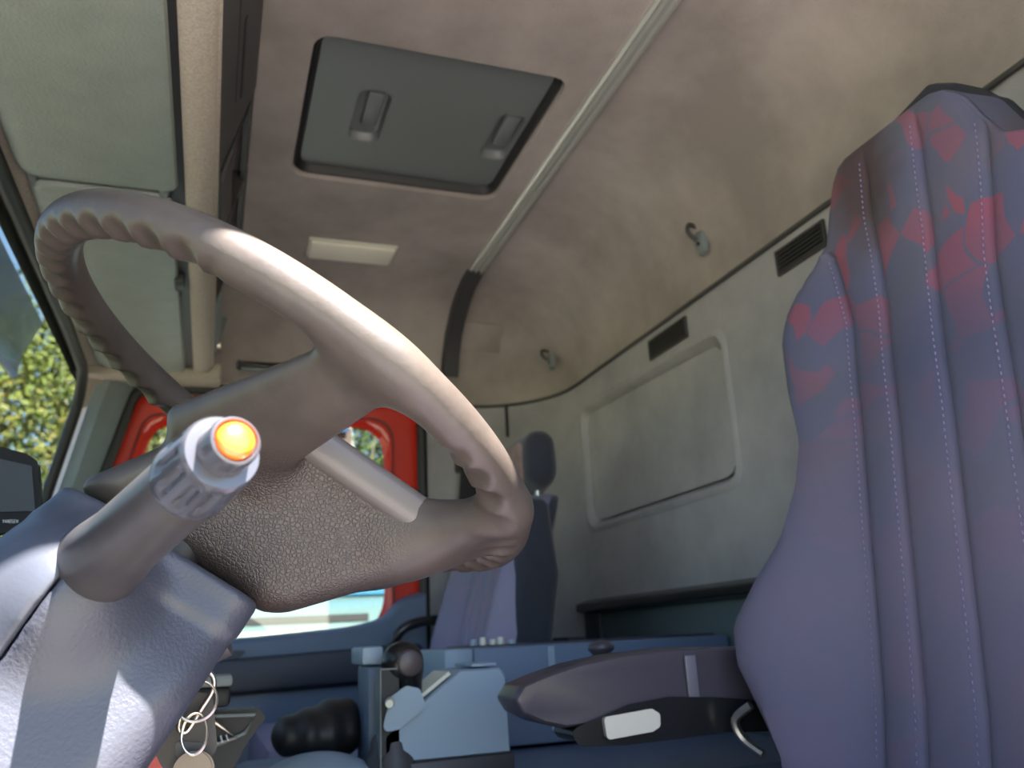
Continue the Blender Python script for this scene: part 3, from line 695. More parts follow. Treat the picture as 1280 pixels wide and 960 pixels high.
# ================================================================ SEATS
def interp(tab, z):
    for a, b in zip(tab, tab[1:]):
        if z <= b[0]:
            u = (z-a[0])/(b[0]-a[0]); u = u*u*(3-2*u) if False else u
            return [p+(q-p)*u for p, q in zip(a[1:], b[1:])]
    return list(tab[-1][1:])
def seat_back(root, name, xc, tab, zs, seams, th, fab, shell, crown=.015, headcut=None, depthfn=None):
    """tab rows: z, w_right, w_left, y_centre, bolster_forward"""
    NP = 14; bmf = B(); rings = []; back = []
    for z in zs:
        wr, wl, yc, bo = interp(tab, z); ring = []; rb = []; sm = seams(z); q = sorted(abs(v) for v in set(sm[1])); sp = q[1] if len(q) > 1 else .07
        s1 = sm[0]
        bp = [-wl, -min(s1, wl*.93), -min(sp, wl*.86), 0, min(sp, wr*.86), min(s1, wr*.93), wr]
        has = [0, z < .43, 1, 1, 1, z < .43, 0]; ztop = zs[-1]; fade = min(max((ztop-.004-z)/.05, 0), 1)
        for k in range(6):
            for i in range(NP if k < 5 else NP+1):
                u = i/NP; u = u-.10*math.sin(2*PI*u)               # denser near the seams
                x = bp[k]*(1-u)+bp[k+1]*u; wdt = wr if x > 0 else wl; e = abs(x)/wdt if wdt else 0
                o = max(0, (abs(x)-sm[0])/max(wdt-sm[0], .01)); y = yc+bo*math.sin(min(o, 1)*PI*.62)/math.sin(PI*.62)
                for m_ in (k, k+1):
                    if has[m_]:
                        d = abs(x-bp[m_]); y -= fade*(.0075*math.exp(-(d/.0055)**2)+.0035*math.exp(-(d/.022)**2))
                if e > .86: y -= .055*((e-.86)/.14)**2.4
                ring.append(bmf.verts.new((xc+x, y, z))); rb.append((xc+x, yc-th, z))
        NS = len(ring)-1
        rings.append(ring); back.append(rb)
    for a, b in zip(rings, rings[1:]):
        for i in range(NS): bmf.faces.new((a[i], a[i+1], b[i+1], b[i]))
    # side skirts of the cover and shell behind
    edgeL = [r[0].co.copy() for r in rings]; edgeR = [r[-1].co.copy() for r in rings]
    tops = [v.co.copy() for v in rings[-1]]
    f = child(root, name, bmf, fab, smooth=True)
    bm = B(); rr = []
    for k, z in enumerate(zs):
        wr, wl, yc, bo = interp(tab, z); a = edgeL[k]; b = edgeR[k]; yb = yc-th
        hd = .03 if (name == 'backrest' and zs[-1] > .5 and z > .41) else 0; ring = [a, Vector((a.x-.003, a.y-.010, z)), Vector((a.x+hd*.7, (a.y+yb)/2, z)), Vector((a.x+.022+hd, yb+.012, z)), Vector((a.x+.05+hd, yb, z)),
                Vector((b.x-.05, yb, z)), Vector((b.x-.022, yb+.012, z)), Vector((b.x, (b.y+yb)/2, z)), Vector((b.x+.004, b.y-.012, z)), b]
        rr.append(ring)
    loft(bm, rr, closed=False)
    # close the top
    tl = rr[-1]; vt = [bm.verts.new(p) for p in [*tl, *reversed(tops[1:-1])]]; bm.faces.new(vt)
    bmesh.ops.remove_doubles(bm, verts=bm.verts, dist=1e-5)
    child(root, 'back_shell', bm, shell, smooth=True)
    return f
FAB = seat_fabric('driver_seat_fabric', 1.2, (.085, -.11, 1.055))
FAB2 = seat_fabric('passenger_seat_fabric', 3.0)
# ---- driver seat
XC = .605
tabD = [(-.40, .30, .30, -.60, .06), (-.135, .205, .205, -.625, .065), (-.083, .243, .243, -.635, .072), (-.041, .272, .270, -.640, .078), (.0, .280, .28, -.645, .078), (.045, .253, .253, -.650, .066), (.09, .224, .224, -.655, .050), (.15, .209, .209, -.662, .036),
        (.20, .207, .207, -.668, .030), (.27, .222, .222, -.674, .030), (.335, .236, .236, -.682, .026), (.365, .234, .236, -.686, .022), (.395, .218, .215, -.690, .014), (.42, .190, .160, -.692, .008), (.445, .168, .106, -.694, .004), (.48, .160, .084, -.698, .002), (.515, .149, .066, -.702, .0), (.535, .139, .045, -.706, .0), (.543, .128, .025, -.710, 0), (.548, .105, .0, -.716, 0)]
zsD = [-.40+.02*i for i in range(14)]+[-.13+.0125*i for i in range(44)]+[.415+.008*i for i in range(14)]+[.523, .529, .535, .539, .543, .546, .548]
zsD = sorted(set(round(z, 4) for z in zsD if z <= .548))
def seamD(z):
    k = min(max((z-.33)/.12, 0), 1); sp = .070+.010*k
    return (.124+.03*k, [0, sp, -sp]+([.122+.03*k, -.122-.03*k] if z < .43 else []))
ds = thing('driver_seat', 'large driver seat with worn grey-blue and red patterned cover', 'seat', (XC, -.6, -.6))
seat_back(ds, 'backrest', XC, tabD, zsD, seamD, .10, FAB, M['seatshell'])
def sy_on(z, x):
    wr, wl, yc, bo = interp(tabD, z); return yc
for q0 in (0, 1, -1, 2):
    bm = B(); z = -.13
    while z < .52:
        sp = seamD(z); off = (0 if q0 == 0 else (sp[1][1]*q0 if abs(q0) == 1 else .122+.03*min(max((z-.33)/.12, 0), 1)))
        wr, wl, yc, bo = interp(tabD, z)
        if -wl*.9 < off < wr*.9 and (q0 != 2 or z < .42):
            o = max(0, (abs(off)-sp[0])/max(wr-sp[0], .01))
            y = yc-.0015+bo*math.sin(min(o, 1)*PI*.62)/math.sin(PI*.62)
            box(bm, (XC+off+.0052, y-.0002, z), (.0007, .0012, .0030))
        z += .0072
    o = child(ds, 'stitching', bm, M['thread']); o['kind'] = 'stuff'
bm = B(); rr = []
for y, zt, hw in ((-.62, -.17, .25), (-.5, -.175, .26), (-.3, -.185, .26), (-.15, -.19, .26), (-.08, -.205, .255), (-.05, -.24, .25)):
    rr.append([Vector((XC+x, y, z)) for x, z in ((-hw, zt-.12), (-hw, zt-.01), (-hw+.04, zt+.015), (-hw+.09, zt), (hw-.09, zt), (hw-.04, zt+.015), (hw, zt-.01), (hw, zt-.12))])
loft(bm, rr); child(ds, 'seat_cushion', bm, FAB, smooth=True)
bm = B(); b2(bm, XC-.22, XC+.22, -.6, -.12, -.80, -.30); child(ds, 'seat_base', bm, M['bluedark'], bevel=.02)
bm = B(); hs = rpoly([(.485, .36), (.508, .43), (.5285, .467), (.537, .488), (.548, .52), (.565, .549), (.590, .566), (.64, .556), (.728, .545), (.745, .5), (.76, .36)], .01, 3)
cxh, czh = .62, .46; rr = []
for y, k in ((-.722, .97), (-.730, .995), (-.742, 1), (-.775, 1), (-.79, .97), (-.797, .9)):
    rr.append([Vector((cxh+(p.x-cxh)*k, y, czh+(p.y-czh)*k)) for p in hs])
loft(bm, rr); child(ds, 'headrest_shell', bm, M['seatshell'], smooth=True)
# belt guide / chrome bit at the lower edge of the backrest
bm = B(); tube(bm, smoothpath([(.845, -.575, -.135), (.865, -.565, -.120), (.868, -.560, -.100), (.85, -.57, -.085)], 5), .005, 8); child(ds, 'recline_bar', bm, M['chrome'], smooth=True)
# armrest
bm = B()
ap = [(-.318, -.079), (-.309, -.064), (-.318, -.051), (-.345, -.042), (-.385, -.032), (-.439, -.0245), (-.513, -.021), (-.60, -.024), (-.65, -.030), (-.65, -.098), (-.60, -.092), (-.55, -.0835), (-.49, -.079), (-.44, -.083), (-.40, -.095), (-.365, -.097), (-.34, -.090)]
ap = [(p.x, p.y) for p in rpoly(ap, .006, 2)]
cy_, cz_ = -.47, -.06; rr = []
for dx, s_ in ((.0, .90), (.002, .955), (.006, .985), (.012, 1), (.055, 1), (.062, .985), (.066, .95), (.068, .90)):
    rr.append([Vector((.893+dx, cy_+(a-cy_)*(1-(1-s_)*.28), cz_+(b_-cz_)*s_)) for a, b_ in ap])
loft(bm, rr); child(ds, 'armrest', bm, M['armrest'], smooth=True)
bm = B(); hp = rpoly([(-.372, -.100), (-.40, -.092), (-.44, -.080), (-.49, -.0755), (-.55, -.080), (-.62, -.089), (-.66, -.10), (-.66, -.118), (-.56, -.112), (-.49, -.114), (-.43, -.115), (-.38, -.112)], .006, 2)
prism(bm, [(p.x, p.y) for p in hp], px_(.888), px_(.955)); child(ds, 'armrest_housing', bm, M['blackgloss'], bevel=.003)
bm = B(); hp = rpoly([(-.406, -.088), (-.463, -.0835), (-.472, -.089), (-.471, -.101), (-.462, -.105), (-.408, -.109)], .004, 3)
prism(bm, [(p.x, p.y) for p in hp], px_(.8795), px_(.900)); child(ds, 'armrest_lever', bm, M['beigelever'], bevel=.003)['label'] = 'beige adjusting lever under the armrest'
bm = B(); b2(bm, .888, .8915, -.530, -.516, -.076, -.030); child(ds, 'armrest_highlight', bm, mat('armrest_highlight_tone', (.13,.12,.15), .4), bevel=.001)  # pale strip stands in for a highlight on the armrest side
# ---- passenger seat
ps = thing('passenger_seat', 'passenger seat with blue striped cover and separate dark headrest', 'seat', (1.88, -.6, -.6))
tabP = [(-.40, .24, .24, -.50, .03), (-.15, .25, .25, -.535, .04), (0, .25, .25, -.560, .04), (.12, .245, .245, -.590, .032), (.21, .235, .235, -.612, .022), (.26, .215, .225, -.626, .012), (.285, .185, .21, -.633, .004), (.298, .15, .17, -.640, 0), (.303, .11, .12, -.646, 0)]
seat_back(ps, 'backrest', 1.88, tabP, [-.40+.02*i for i in range(33)]+[.25, .26, .27, .28, .288, .294, .299, .303], lambda z: (.13, [0, .065, -.065, .13, -.13]), .085, FAB2, M['seatdark'])
o = sdf_mesh('headrest', lambda p: smin(sd_box(p, (1.765, -.667, .372), (.112, .034, .060), .032), sd_ell(p, (1.765, -.668, .36), (.112, .042, .07)), .02), (1.64, -.73, .28), (1.89, -.61, .45), .0045, M['seatdark'], ps); o.matrix_parent_inverse = Matrix.Translation(-ps.location)
o = sdf_mesh('side_bolster', lambda p: sd_box(p+np.stack([0*p[:, 0], -np.clip(.12-p[:, 2], 0, 1)*.18, 0*p[:, 0]], -1), (1.662, -.632, .07), (.036, .052, .225), .034)+np.clip(p[:, 2]-.12, 0, 1)*.10, (1.60, -.72, -.18), (1.72, -.50, .31), .005, M['seatdark'], ps); o.matrix_parent_inverse = Matrix.Translation(-ps.location)
bm = B(); prism(bm, rpoly([(1.69, .318), (1.862, .318), (1.862, .412), (1.69, .412)], .03, 5), py_(-.640), py_(-.624)); child(ps, 'headrest_cover', bm, mat('headrest_face', (.30,.24,.24), .9, col2=(.2,.10,.10), nscale=14), bevel=.006)
for x in (1.70, 1.83):
    bm = B(); cyl(bm, (x, -.662, .27), (x, -.668, .33), .006, n=12); child(ps, 'headrest_post', bm, M['chrome'], smooth=True)
bm = B(); b2(bm, 1.63, 2.13, -.60, -.10, -.30, -.16); child(ps, 'seat_cushion', bm, FAB2, bevel=.03)
bm = B(); b2(bm, 1.68, 2.08, -.56, -.15, -.80, -.31); child(ps, 'seat_base', bm, M['bluedark'], bevel=.02)
# ---- seat belt
t = thing('seat_belt', 'black seat belt hanging from the pillar behind the passenger door', 'seat belt', (2.26, -.66, -.4))
bm = B(); rr = []
for z, y in ((.47, -.672), (.30, -.655), (.1, -.632), (-.1, -.612), (-.4, -.59)):
    rr.append([Vector((2.225, y+.026, z)), Vector((2.225, y-.026, z)), Vector((2.229, y-.026, z)), Vector((2.229, y+.026, z))])
loft(bm, rr); child(t, 'webbing', bm, M['belt'])
bm = B(); b2(bm, 2.215, 2.30, -.70, -.645, .455, .50); child(t, 'anchor', bm, M['blackgloss'], bevel=.008)
bm = B(); cyl(bm, (2.222, -.655, .20), (2.216, -.655, .20), .006, n=16); child(t, 'stop_button', bm, M['pillar'], smooth=True)
# grab handle behind the door
t = thing('grab_handle', 'curved black grab handle beside the passenger door pillar', 'handle', (2.25, -.5, .02))
bm = B(); tube(bm, smoothpath([(2.225, -.60, .052), (2.16, -.555, .050), (2.15, -.50, .046), (2.15, -.455, .028), (2.16, -.435, -.01), (2.19, -.43, -.06)], 6), .0125, 12); child(t, 'bar', bm, M['blackgloss'], smooth=True)
bm = B(); cyl(bm, (2.17, -.585, .052), (2.245, -.615, .052), .020, n=20); child(t, 'mount', bm, M['blackgloss'], bevel=.003)
bm = B(); cyl(bm, (2.163, -.583, .055), (2.17, -.585, .055), .006, n=12); child(t, 'screw', bm, M['chrome'], smooth=True)
# ================================================================ DASHBOARD AND CENTRE CONSOLE
t = thing('dashboard', 'dark blue-grey dashboard behind the steering column', 'dashboard', (1.2, .5, -.1))
bm = B(); dp = [(.72, -.12), (.60, .0), (.42, .022), (.30, .03), (.235, .01), (.20, -.04), (.19, -.12), (.24, -.22), (.30, -.40), (.45, -.78), (.72, -.78)]
loft(bm, [[Vector((x, a, b)) for a, b in dp] for x in (.25, 2.24)]); child(t, 'body', bm, M['bluedark'], bevel=.012)
bm = B(); rr = []
for x, k in ((.44, 0), (.46, .6), (.50, 1), (1.10, 1), (1.16, .8), (1.20, 0)):
    rr.append([Vector((x, .44, .0)), Vector((x, .36, .03+.07*k)), Vector((x, .24, .04+.083*k)), Vector((x, .215, .03+.080*k)), Vector((x, .222, .02+.065*k)), Vector((x, .27, .0))])
loft(bm, rr); child(t, 'instrument_hood', bm, M['brownplastic'], smooth=True)
bm = B(); b2(bm, .50, 1.12, .225, .30, -.06, .085); child(t, 'instrument_panel', bm, M['bluedark'], bevel=.01)
bm = B(); tube(bm, [Vector((.8, .219, .075)), Vector((1.05, .200, .02)), Vector((1.05, .195, -.04))], .0035, 6); child(t, 'red_seam', bm, mat('dark_red_seam', (.09,.02,.03), .5), smooth=True)
bm = B(); b2(bm, 1.0, 1.30, .03, .20, -.20, -.05); child(t, 'centre_stack', bm, M['bluedark'], bevel=.015)
bm = B(); b2(bm, 1.04, 1.07, -.030, .02, -.038, -.025); child(t, 'dash_switch', bm, M['pillar'], bevel=.004)
bm = B(); b2(bm, 1.05, 1.20, -.028, .19, -.06, -.038); child(t, 'switch_block', bm, M['black'], bevel=.006)
# small red panel low beside the column
bm = B(); prism(bm, [(.05, -.085), (.005, -.085), (-.005, -.16), (.055, -.16)], px_(.92), px_(.93)); o = obj('red_warning_panel', bm, mat('red_plastic', (.5,.06,.05), .4), bevel=.004); tag(o, 'small red plastic panel low behind the key bunch', 'panel')
# tray with chrome ribs
t = thing('ashtray', 'open black ashtray with metal ribbed insert beyond the keys', 'ashtray', (1.15, -.03, -.12))
bm = B(); prism(bm, [(.02, -.068), (-.062, -.070), (-.066, -.078), (-.046, -.104), (-.018, -.16), (.03, -.16)], px_(1.10), px_(1.20)); child(t, 'body', bm, M['black'], bevel=.003)
bm = B(); tube(bm, [Vector((1.095, .01, -.070)), Vector((1.095, -.058, -.073)), Vector((1.095, -.047, -.092)), Vector((1.095, .01, -.112))], .0022, 8); child(t, 'rim', bm, M['pillar'], smooth=True)
bm = B(); tube(bm, [Vector((1.092, .005, -.072)), Vector((1.092, -.015, -.078)), Vector((1.092, -.037, -.096)), Vector((1.092, .005, -.106))], .0024, 8); child(t, 'insert_rim', bm, M['chrome'], smooth=True)
for k in range(5):
    bm = B(); tube(bm, [Vector((1.091, -.002-.006*k, -.094+.0005*k)), Vector((1.089, -.004-.006*k, -.102+.001*k))], .0013, 6); child(t, 'rib', bm, M['chrome'], smooth=True)
# gear shift console
t = thing('shift_console', 'light blue-grey sloping shift console beside the gear lever', 'console', (1.22, -.3, -.15))
gp = rpoly([(-.222, -.150), (-.222, -.118), (-.248, -.098), (-.330, -.040), (-.388, -.040), (-.396, -.052), (-.398, -.150)], [.004, .006, .01, .008, .008, .008, .002], 4)
cx_, cz_ = -.32, -.10; bm = B(); rr = []
for dx, s_ in ((0, .955), (.003, .99), (.008, 1), (.105, 1), (.11, .97)):
    rr.append([Vector((1.17+dx, cx_+(p.x-cx_)*s_, cz_+(p.y-cz_)*s_)) for p in gp])
loft(bm, rr); child(t, 'body', bm, M['bluelight'], smooth=True)
bm = B(); loft(bm, [[Vector((1.180, a, b)), Vector((1.262, a, b)), Vector((1.262, a+.003, b+.004)), Vector((1.180, a+.003, b+.004))] for a, b in ((-.2585, -.0865), (-.318, -.0455))]); child(t, 'sloping_plate', bm, M['cream'])
bm = B(); prism(bm, rpoly([(-.222, -.108), (-.232, -.070), (-.252, -.058), (-.268, -.062), (-.275, -.082), (-.240, -.106)], .006, 4), px_(1.16), px_(1.21)); child(t, 'side_cheek', bm, M['bluelight'], bevel=.003)
bm = B(); b2(bm, 1.18, 1.27, -.385, -.348, -.038, -.0335); child(t, 'coin_tray', bm, M['bluelight'], bevel=.002)
bm = B(); b2(bm, 1.165, 1.285, -.402, -.215, -.175, -.150); child(t, 'plinth', bm, M['darkplastic'], bevel=.006)
bm = B(); b2(bm, 1.06, 1.60, -.90, -.05, -.80, -.176); child(t, 'engine_tunnel', bm, M['blue'], bevel=.02)
# grey post and small handles left of the lever
t = thing('console_side_post', 'dark blue upright side panel left of the gear lever', 'panel', (1.28, -.23, -.1))
bm = B(); b2(bm, 1.24, 1.33, -.250, -.215, -.175, -.030); child(t, 'post', bm, M['blue'], bevel=.004)
bm = B(); b2(bm, 1.23, 1.33, -.235, -.205, -.028, -.004); child(t, 'top_cap', bm, M['bluelight'], bevel=.004)
bm = B(); b2(bm, 1.17, 1.2, -.244, -.220, -.155, -.034); child(t, 'switch_slot', bm, M['black'])
for a0, a1, b0, b1 in ((-.2190, -.2178, -.155, -.034), (-.247, -.219, -.034, -.0325)):
    bm = B(); b2(bm, 1.164, 1.2, a0, a1, b0, b1); child(t, 'bright_edge', bm, M['pillar'])
bm = B(); tube(bm, [Vector((1.155, -.228, -.078)), Vector((1.14, -.226, -.073)), Vector((1.125, -.222, -.074))], [.004, .0065, .005], 10); child(t, 'toggle', bm, M['cream'], smooth=True)
# gear lever
t = thing('gear_lever', 'black gear lever with round badge knob', 'gear lever', (1.20, -.255, -.17))
def f_knob(p):
    d = sd_ell(p, (1.185, -.252, -.026), (.024, .029, .027))
    d = smin(d, sd_caps(p, (1.188, -.262, -.045), (1.19, -.268, -.085), .017, .012), .012)
    return d
sdf_mesh('knob', f_knob, (1.15, -.30, -.10), (1.22, -.21, .01), .0022, M['blackgloss'], t)
bpy.data.objects['knob'].matrix_parent_inverse = Matrix.Translation(-t.location)
bm = B(); lathe(bm, [(0, .0172), (.0015, .0172), (.003, .0155), (.0022, .0150), (.0028, .0138), (.0032, 0)], (1.164, -.258, -.027), (-1, -.05, -.0), 32); child(t, 'badge', bm, mat('badge_plastic', (.07,.055,.06), .4), smooth=True)
bm = B(); cyl(bm, (1.19, -.268, -.08), (1.20, -.262, -.17), .008, n=14); child(t, 'shaft', bm, M['chrome'], smooth=True)
bm = B(); rr = []
for k in range(9):
    z = -.175+.010*k; r = .048-.0040*k+(.003 if k % 2 else 0)
    rr.append([Vector((1.20+r*math.cos(a*PI/12), -.240+r*.9*math.sin(a*PI/12), z)) for a in range(24)])
loft(bm, rr); child(t, 'gaiter', bm, M['darkplastic'], smooth=True)
# black pouch and domed light cloth left of the lever
bm = B()
def f_pouch(p): return smin(sd_ell(p, (1.33, -.150, -.120), (.06, .060, .034)), sd_ell(p, (1.36, -.19, -.115), (.06, .045, .040)), .02)+.0015*np.sin(p[:, 1]*190)
bm.free(); o = sdf_mesh('pouch', f_pouch, (1.24, -.26, -.18), (1.45, -.07, -.06), .004, M['black']); tag(o, 'soft black pouch lying left of the gear lever', 'pouch')
def f_dome(p): return smax(sd_ell(p, (1.22, -.145, -.195), (.10, .092, .062)), -.18-p[:, 2], .01)
o = sdf_mesh('gear_cover', f_dome, (1.10, -.25, -.20), (1.34, -.03, -.12), .004, M['bluelight']); tag(o, 'pale rounded cover in front of the gear lever console', 'cover')
# long blue storage bin over the engine tunnel
t = thing('storage_bin', 'long blue-grey storage bin behind the gear lever', 'storage bin', (1.5, -.62, -.1))
bm = B(); b2(bm, 1.385, 1.60, -.90, -.412, -.17, -.0145); child(t, 'body', bm, M['blue'], bevel=.006)
bm = B(); b2(bm, 1.38, 1.60, -.411, -.362, -.17, -.015); child(t, 'pale_corner', bm, M['bluelight'], bevel=.005)
bm = B(); b2(bm, 1.379, 1.3845, -.553, -.541, -.15, -.018); child(t, 'pale_strip', bm, M['bluelight'])
bm = B(); b2(bm, 1.40, 1.585, -.88, -.42, -.0165, -.0115); child(t, 'lid', bm, M['bluedark'], bevel=.002)
for k, (y, dz) in enumerate(((-.424, .010), (-.44, .013), (-.458, .009), (-.472, .012), (-.492, .007))):
    bm = B(); cyl(bm, (1.42, y, -.0115), (1.42, y, -.0115+dz), .0065, .005, 12)
    o = obj('bottle_cap', bm, M['cream'] if k in (1, 2, 3) else M['bluelight'], bevel=.001)
    tag(o, ('leftmost', 'second from left', 'middle', 'fourth from left', 'rightmost')[k]+' of five small pale caps in a row on the storage bin lid', 'cap', 'pale caps in a row on the storage bin lid')
t = thing('adjuster_knob', 'oval black knob on a short stem above the armrest', 'knob', (1.10, -.51, -.03))
def f_kn(p): return smin(sd_ell(p, (1.1, -.510, -.020), (.018, .0185, .0095)), sd_caps(p, (1.1, -.508, -.03), (1.1, -.505, -.06), .009, .009), .006)
o = sdf_mesh('knob_head', f_kn, (1.07, -.54, -.07), (1.13, -.48, -.005), .002, M['armrest'], t); o.matrix_parent_inverse = Matrix.Translation(-t.location)
# low bunk shelf along the rear wall
t = thing('bunk_shelf', 'low dark shelf with grey front along the rear wall', 'shelf', (1.5, -.9, -.1))
bm = B(); prism(bm, [(-.929, .082), (-.905, .078), (-.880, .070), (-.878, .052), (-.90, .045), (-.929, .045)], px_(1.03), px_(2.03)); child(t, 'top_board', bm, M['blackgloss'], bevel=.003)
bm = B(); b2(bm, 1.03, 1.93, -.928, -.905, -.50, .046); child(t, 'front_panel', bm, mat('greenish_grey_panel', (.085,.11,.115), .6), bevel=.003)
bm = B(); b2(bm, 1.94, 2.03, -.928, -.900, -.50, .046); child(t, 'end_panel', bm, M['black'], bevel=.003)
bm = B(); b2(bm, 2.04, 2.24, -.928, -.86, -.50, -.008); child(t, 'side_box', bm, M['bluedark'], bevel=.003)
# ================================================================ MONITOR
t = thing('camera_monitor', 'black reversing monitor on a stalk above the dashboard', 'monitor', (1.0, .25, .03), )
def msl(y, z): return (y, z)
mo = rpoly([(.30, .240), (.193, .2115), (.182, .2035), (.171, .138), (.176, .1305), (.215, .128), (.30, .124)], .004, 3)
def mx(a): return 1.0+(.3-a)*-.0
bm = B(); prism(bm, [(p.x, p.y) for p in mo], px_(1.0), px_(1.024)); child(t, 'casing', bm, mat('monitor_casing', (.010,.010,.011), .6, spec=.2), bevel=.003)
bm = B(); prism(bm, rpoly([(.292, .2235), (.186, .1985), (.1775, .1505), (.292, .1475)], .002, 3), px_(.9985), px_(1.0)); child(t, 'screen', bm, M['screen'])
# letters of the small maker's mark, as strokes
strokes = {'Y': [((0, 1), (.5, .5)), ((1, 1), (.5, .5)), ((.5, .5), (.5, 0))], 'A': [((0, 0), (.5, 1)), ((.5, 1), (1, 0)), ((.2, .4), (.8, .4))], 'N': [((0, 0), (0, 1)), ((0, 1), (1, 0)), ((1, 0), (1, 1))], 'O': [((0, 0), (0, 1)), ((0, 1), (1, 1)), ((1, 1), (1, 0)), ((1, 0), (0, 0))], 'S': [((1, 1), (0, 1)), ((0, 1), (0, .5)), ((0, .5), (1, .5)), ((1, .5), (1, 0)), ((1, 0), (0, 0))], 'E': [((0, 0), (0, 1)), ((0, 1), (1, 1)), ((0, .5), (.8, .5)), ((0, 0), (1, 0))]}
bm = B(); y = .2065
for ch in 'YANOSEN':
    for a, b in strokes[ch]:
        p0 = Vector((.9990, y-a[0]*.0013, .1383+a[1]*.0032)); p1 = Vector((.9990, y-b[0]*.0013, .1383+b[1]*.0032)); cyl(bm, p0, p1, .00028, n=5)
    y -= .0021
child(t, 'maker_mark', bm, M['whiteprint'])
bm = B(); cyl(bm, (1.02, .245, .03), (1.015, .245, .13), .008, n=14); child(t, 'bracket', bm, M['blackgloss'], smooth=True)
# ================================================================ OUTSIDE
M['grass'] = mat('grass_ground', (.12,.15,.05), 1, col2=(.20,.18,.13), nscale=.35, nlo=.42, nhi=.6, bump=('noise', 20, .6, .05), spec=0)
M['gravel'] = mat('pale_gravel', (.31,.295,.285), 1, col2=(.25,.235,.225), nscale=3, bump=('noise', 60, .5, .03), spec=0)
bm = B(); bmesh.ops.create_grid(bm, x_segments=40, y_segments=40, size=60, matrix=Matrix.Translation((0, 0, -1.95)))
for v in bm.verts:
    d = max(0, (Vector((v.co.x-0, v.co.y, 0)).length-9)); v.co.z += min(d*.02, .7)+rnd.uniform(-.03, .03)
g = obj('ground', bm, M['grass'], smooth=True); struct(g)
bm = B(); lp = [(11*math.cos(a*PI/18)-1.5, 8.5*math.sin(a*PI/18)) for a in range(36)]
prism(bm, lp, pz_(-1.93), pz_(-2.0)); g = obj('gravel_yard', bm, M['gravel']); struct(g)
# exterior sun visor over the windscreen
t = thing('exterior_visor', 'smoked translucent sun visor fixed outside above the windscreen', 'sun visor', (1.2, .47, .66))
bm = B(); rr = []
N_ = 26
for i in range(N_+1):
    x = .2+2.02*i/N_; e = max(0, (x-2.10)/.12); w_ = .004*math.sin(i*1.9)
    rr.append([Vector((x, .43, .80)), Vector((x, .47+w_, .72)), Vector((x, .475, .660+.0*e+w_)), Vector((x, .462, .628+.035*e*e)), Vector((x, .458, .630+.035*e*e)), Vector((x, .469, .660)), Vector((x, .464+w_, .72)), Vector((x, .425, .80))])
loft(bm, rr)
vm = bpy.data.materials.new('smoked_plastic'); vm.use_nodes = True; tt = vm.node_tree; pb = tt.nodes['Principled BSDF']
pb.inputs['Base Color'].default_value = (.16, .24, .29, 1); pb.inputs['Roughness'].default_value = .3; pb.inputs['Alpha'].default_value = .75
pb.inputs['Subsurface Weight'].default_value = 0
child(t, 'shade', bm, vm, smooth=True)
# passenger side mirror
t = thing('side_mirror', 'exterior side mirror with blue topped housing outside the passenger window', 'mirror', (2.72, -.36, .6))
bm = B(); prism(bm, rpoly([(-.25, .52), (-.40, .555), (-.40, .66), (-.385, .685), (-.30, .69), (-.25, .68)], .015, 4), px_(2.66), px_(2.74)); child(t, 'housing', bm, mat('mirror_housing', (.14,.10,.09), .5), bevel=.01)
bm = B(); prism(bm, rpoly([(-.25, .672), (-.398, .655), (-.385, .692), (-.25, .70)], .01, 3), px_(2.65), px_(2.75)); child(t, 'blue_cap', bm, mat('blue_cap_plastic', (.03,.09,.22), .4), bevel=.004)
bm = B(); cyl(bm, (2.655, -.408, .572), (2.70, -.408, .572), .017, n=16); child(t, 'indicator', bm, mat('amber_lens', (.8,.30,.04), .3), bevel=.003)
bm = B(); tube(bm, [Vector((2.70, -.25, .66)), Vector((2.55, .05, .66)), Vector((2.42, .27, .62)), Vector((2.32, .28, .60))], .012, 8); child(t, 'bracket', bm, M['black'], smooth=True)
# neighbouring vehicle seen through the passenger window
M['paleteal'] = mat('pale_teal_paint', (.10,.16,.155), .35, coat=.3)
M['vglass'] = mat('blue_reflecting_glass', (.03,.12,.21), .2, spec=.6)
t = thing('parked_van', 'pale teal van parked outside, its bonnet under the passenger window view', 'van', (6.5, -.3, -1.9))
vp = [(5.2, -1.75), (5.15, -1.1), (5.2, -.25), (5.30, .03), (5.55, .19), (6.30, .32), (6.45, .325), (7.0, .78), (7.15, .86), (9.6, .86), (9.8, .7), (9.8, -1.7)]
bm = B(); loft(bm, [[Vector((a, y*s_, b)) for a, b in vp] for y, s_ in ((1.0, .97), (.93, 1), (-1.40, 1), (-1.48, .985))]); child(t, 'body', bm, M['paleteal'], bevel=.04, seg=3)
bm = B(); loft(bm, [[Vector((6.47, y, .345)), Vector((6.99, y*.96, .79)), Vector((7.0, y*.96, .77)), Vector((6.48, y, .33))] for y in (.80, -1.32)]); bmesh.ops.translate(bm, verts=bm.verts, vec=(-.03, 0, .012)); child(t, 'windscreen', bm, M['vglass'])
for k in range(3):
    bm = B(); b2(bm, 5.28+.09*k, 5.31+.09*k, -.95, .70, -.03+.085*k, .005+.09*k); child(t, 'grille_bar', bm, M['darkplastic'] if k != 1 else M['cream'])
for y in (-.98, .75):
    bm = B(); box(bm, (5.22, y, -.45), (.10, .30, .20)); child(t, 'headlamp', bm, M['cream'], bevel=.03)
bm = B(); tube(bm, [Vector((6.42, -.8, .185)), Vector((6.50, -.2, .235)), Vector((6.52, .4, .26))], .012, 6); child(t, 'wiper', bm, M['black'], smooth=True)
for y in (-1.12, .92):
    for x in (5.9, 9.0):
        bm = B(); cyl(bm, (x, y-.1, -1.6), (x, y+.1, -1.6), .33, n=28); child(t, 'wheel', bm, M['black'], bevel=.03)
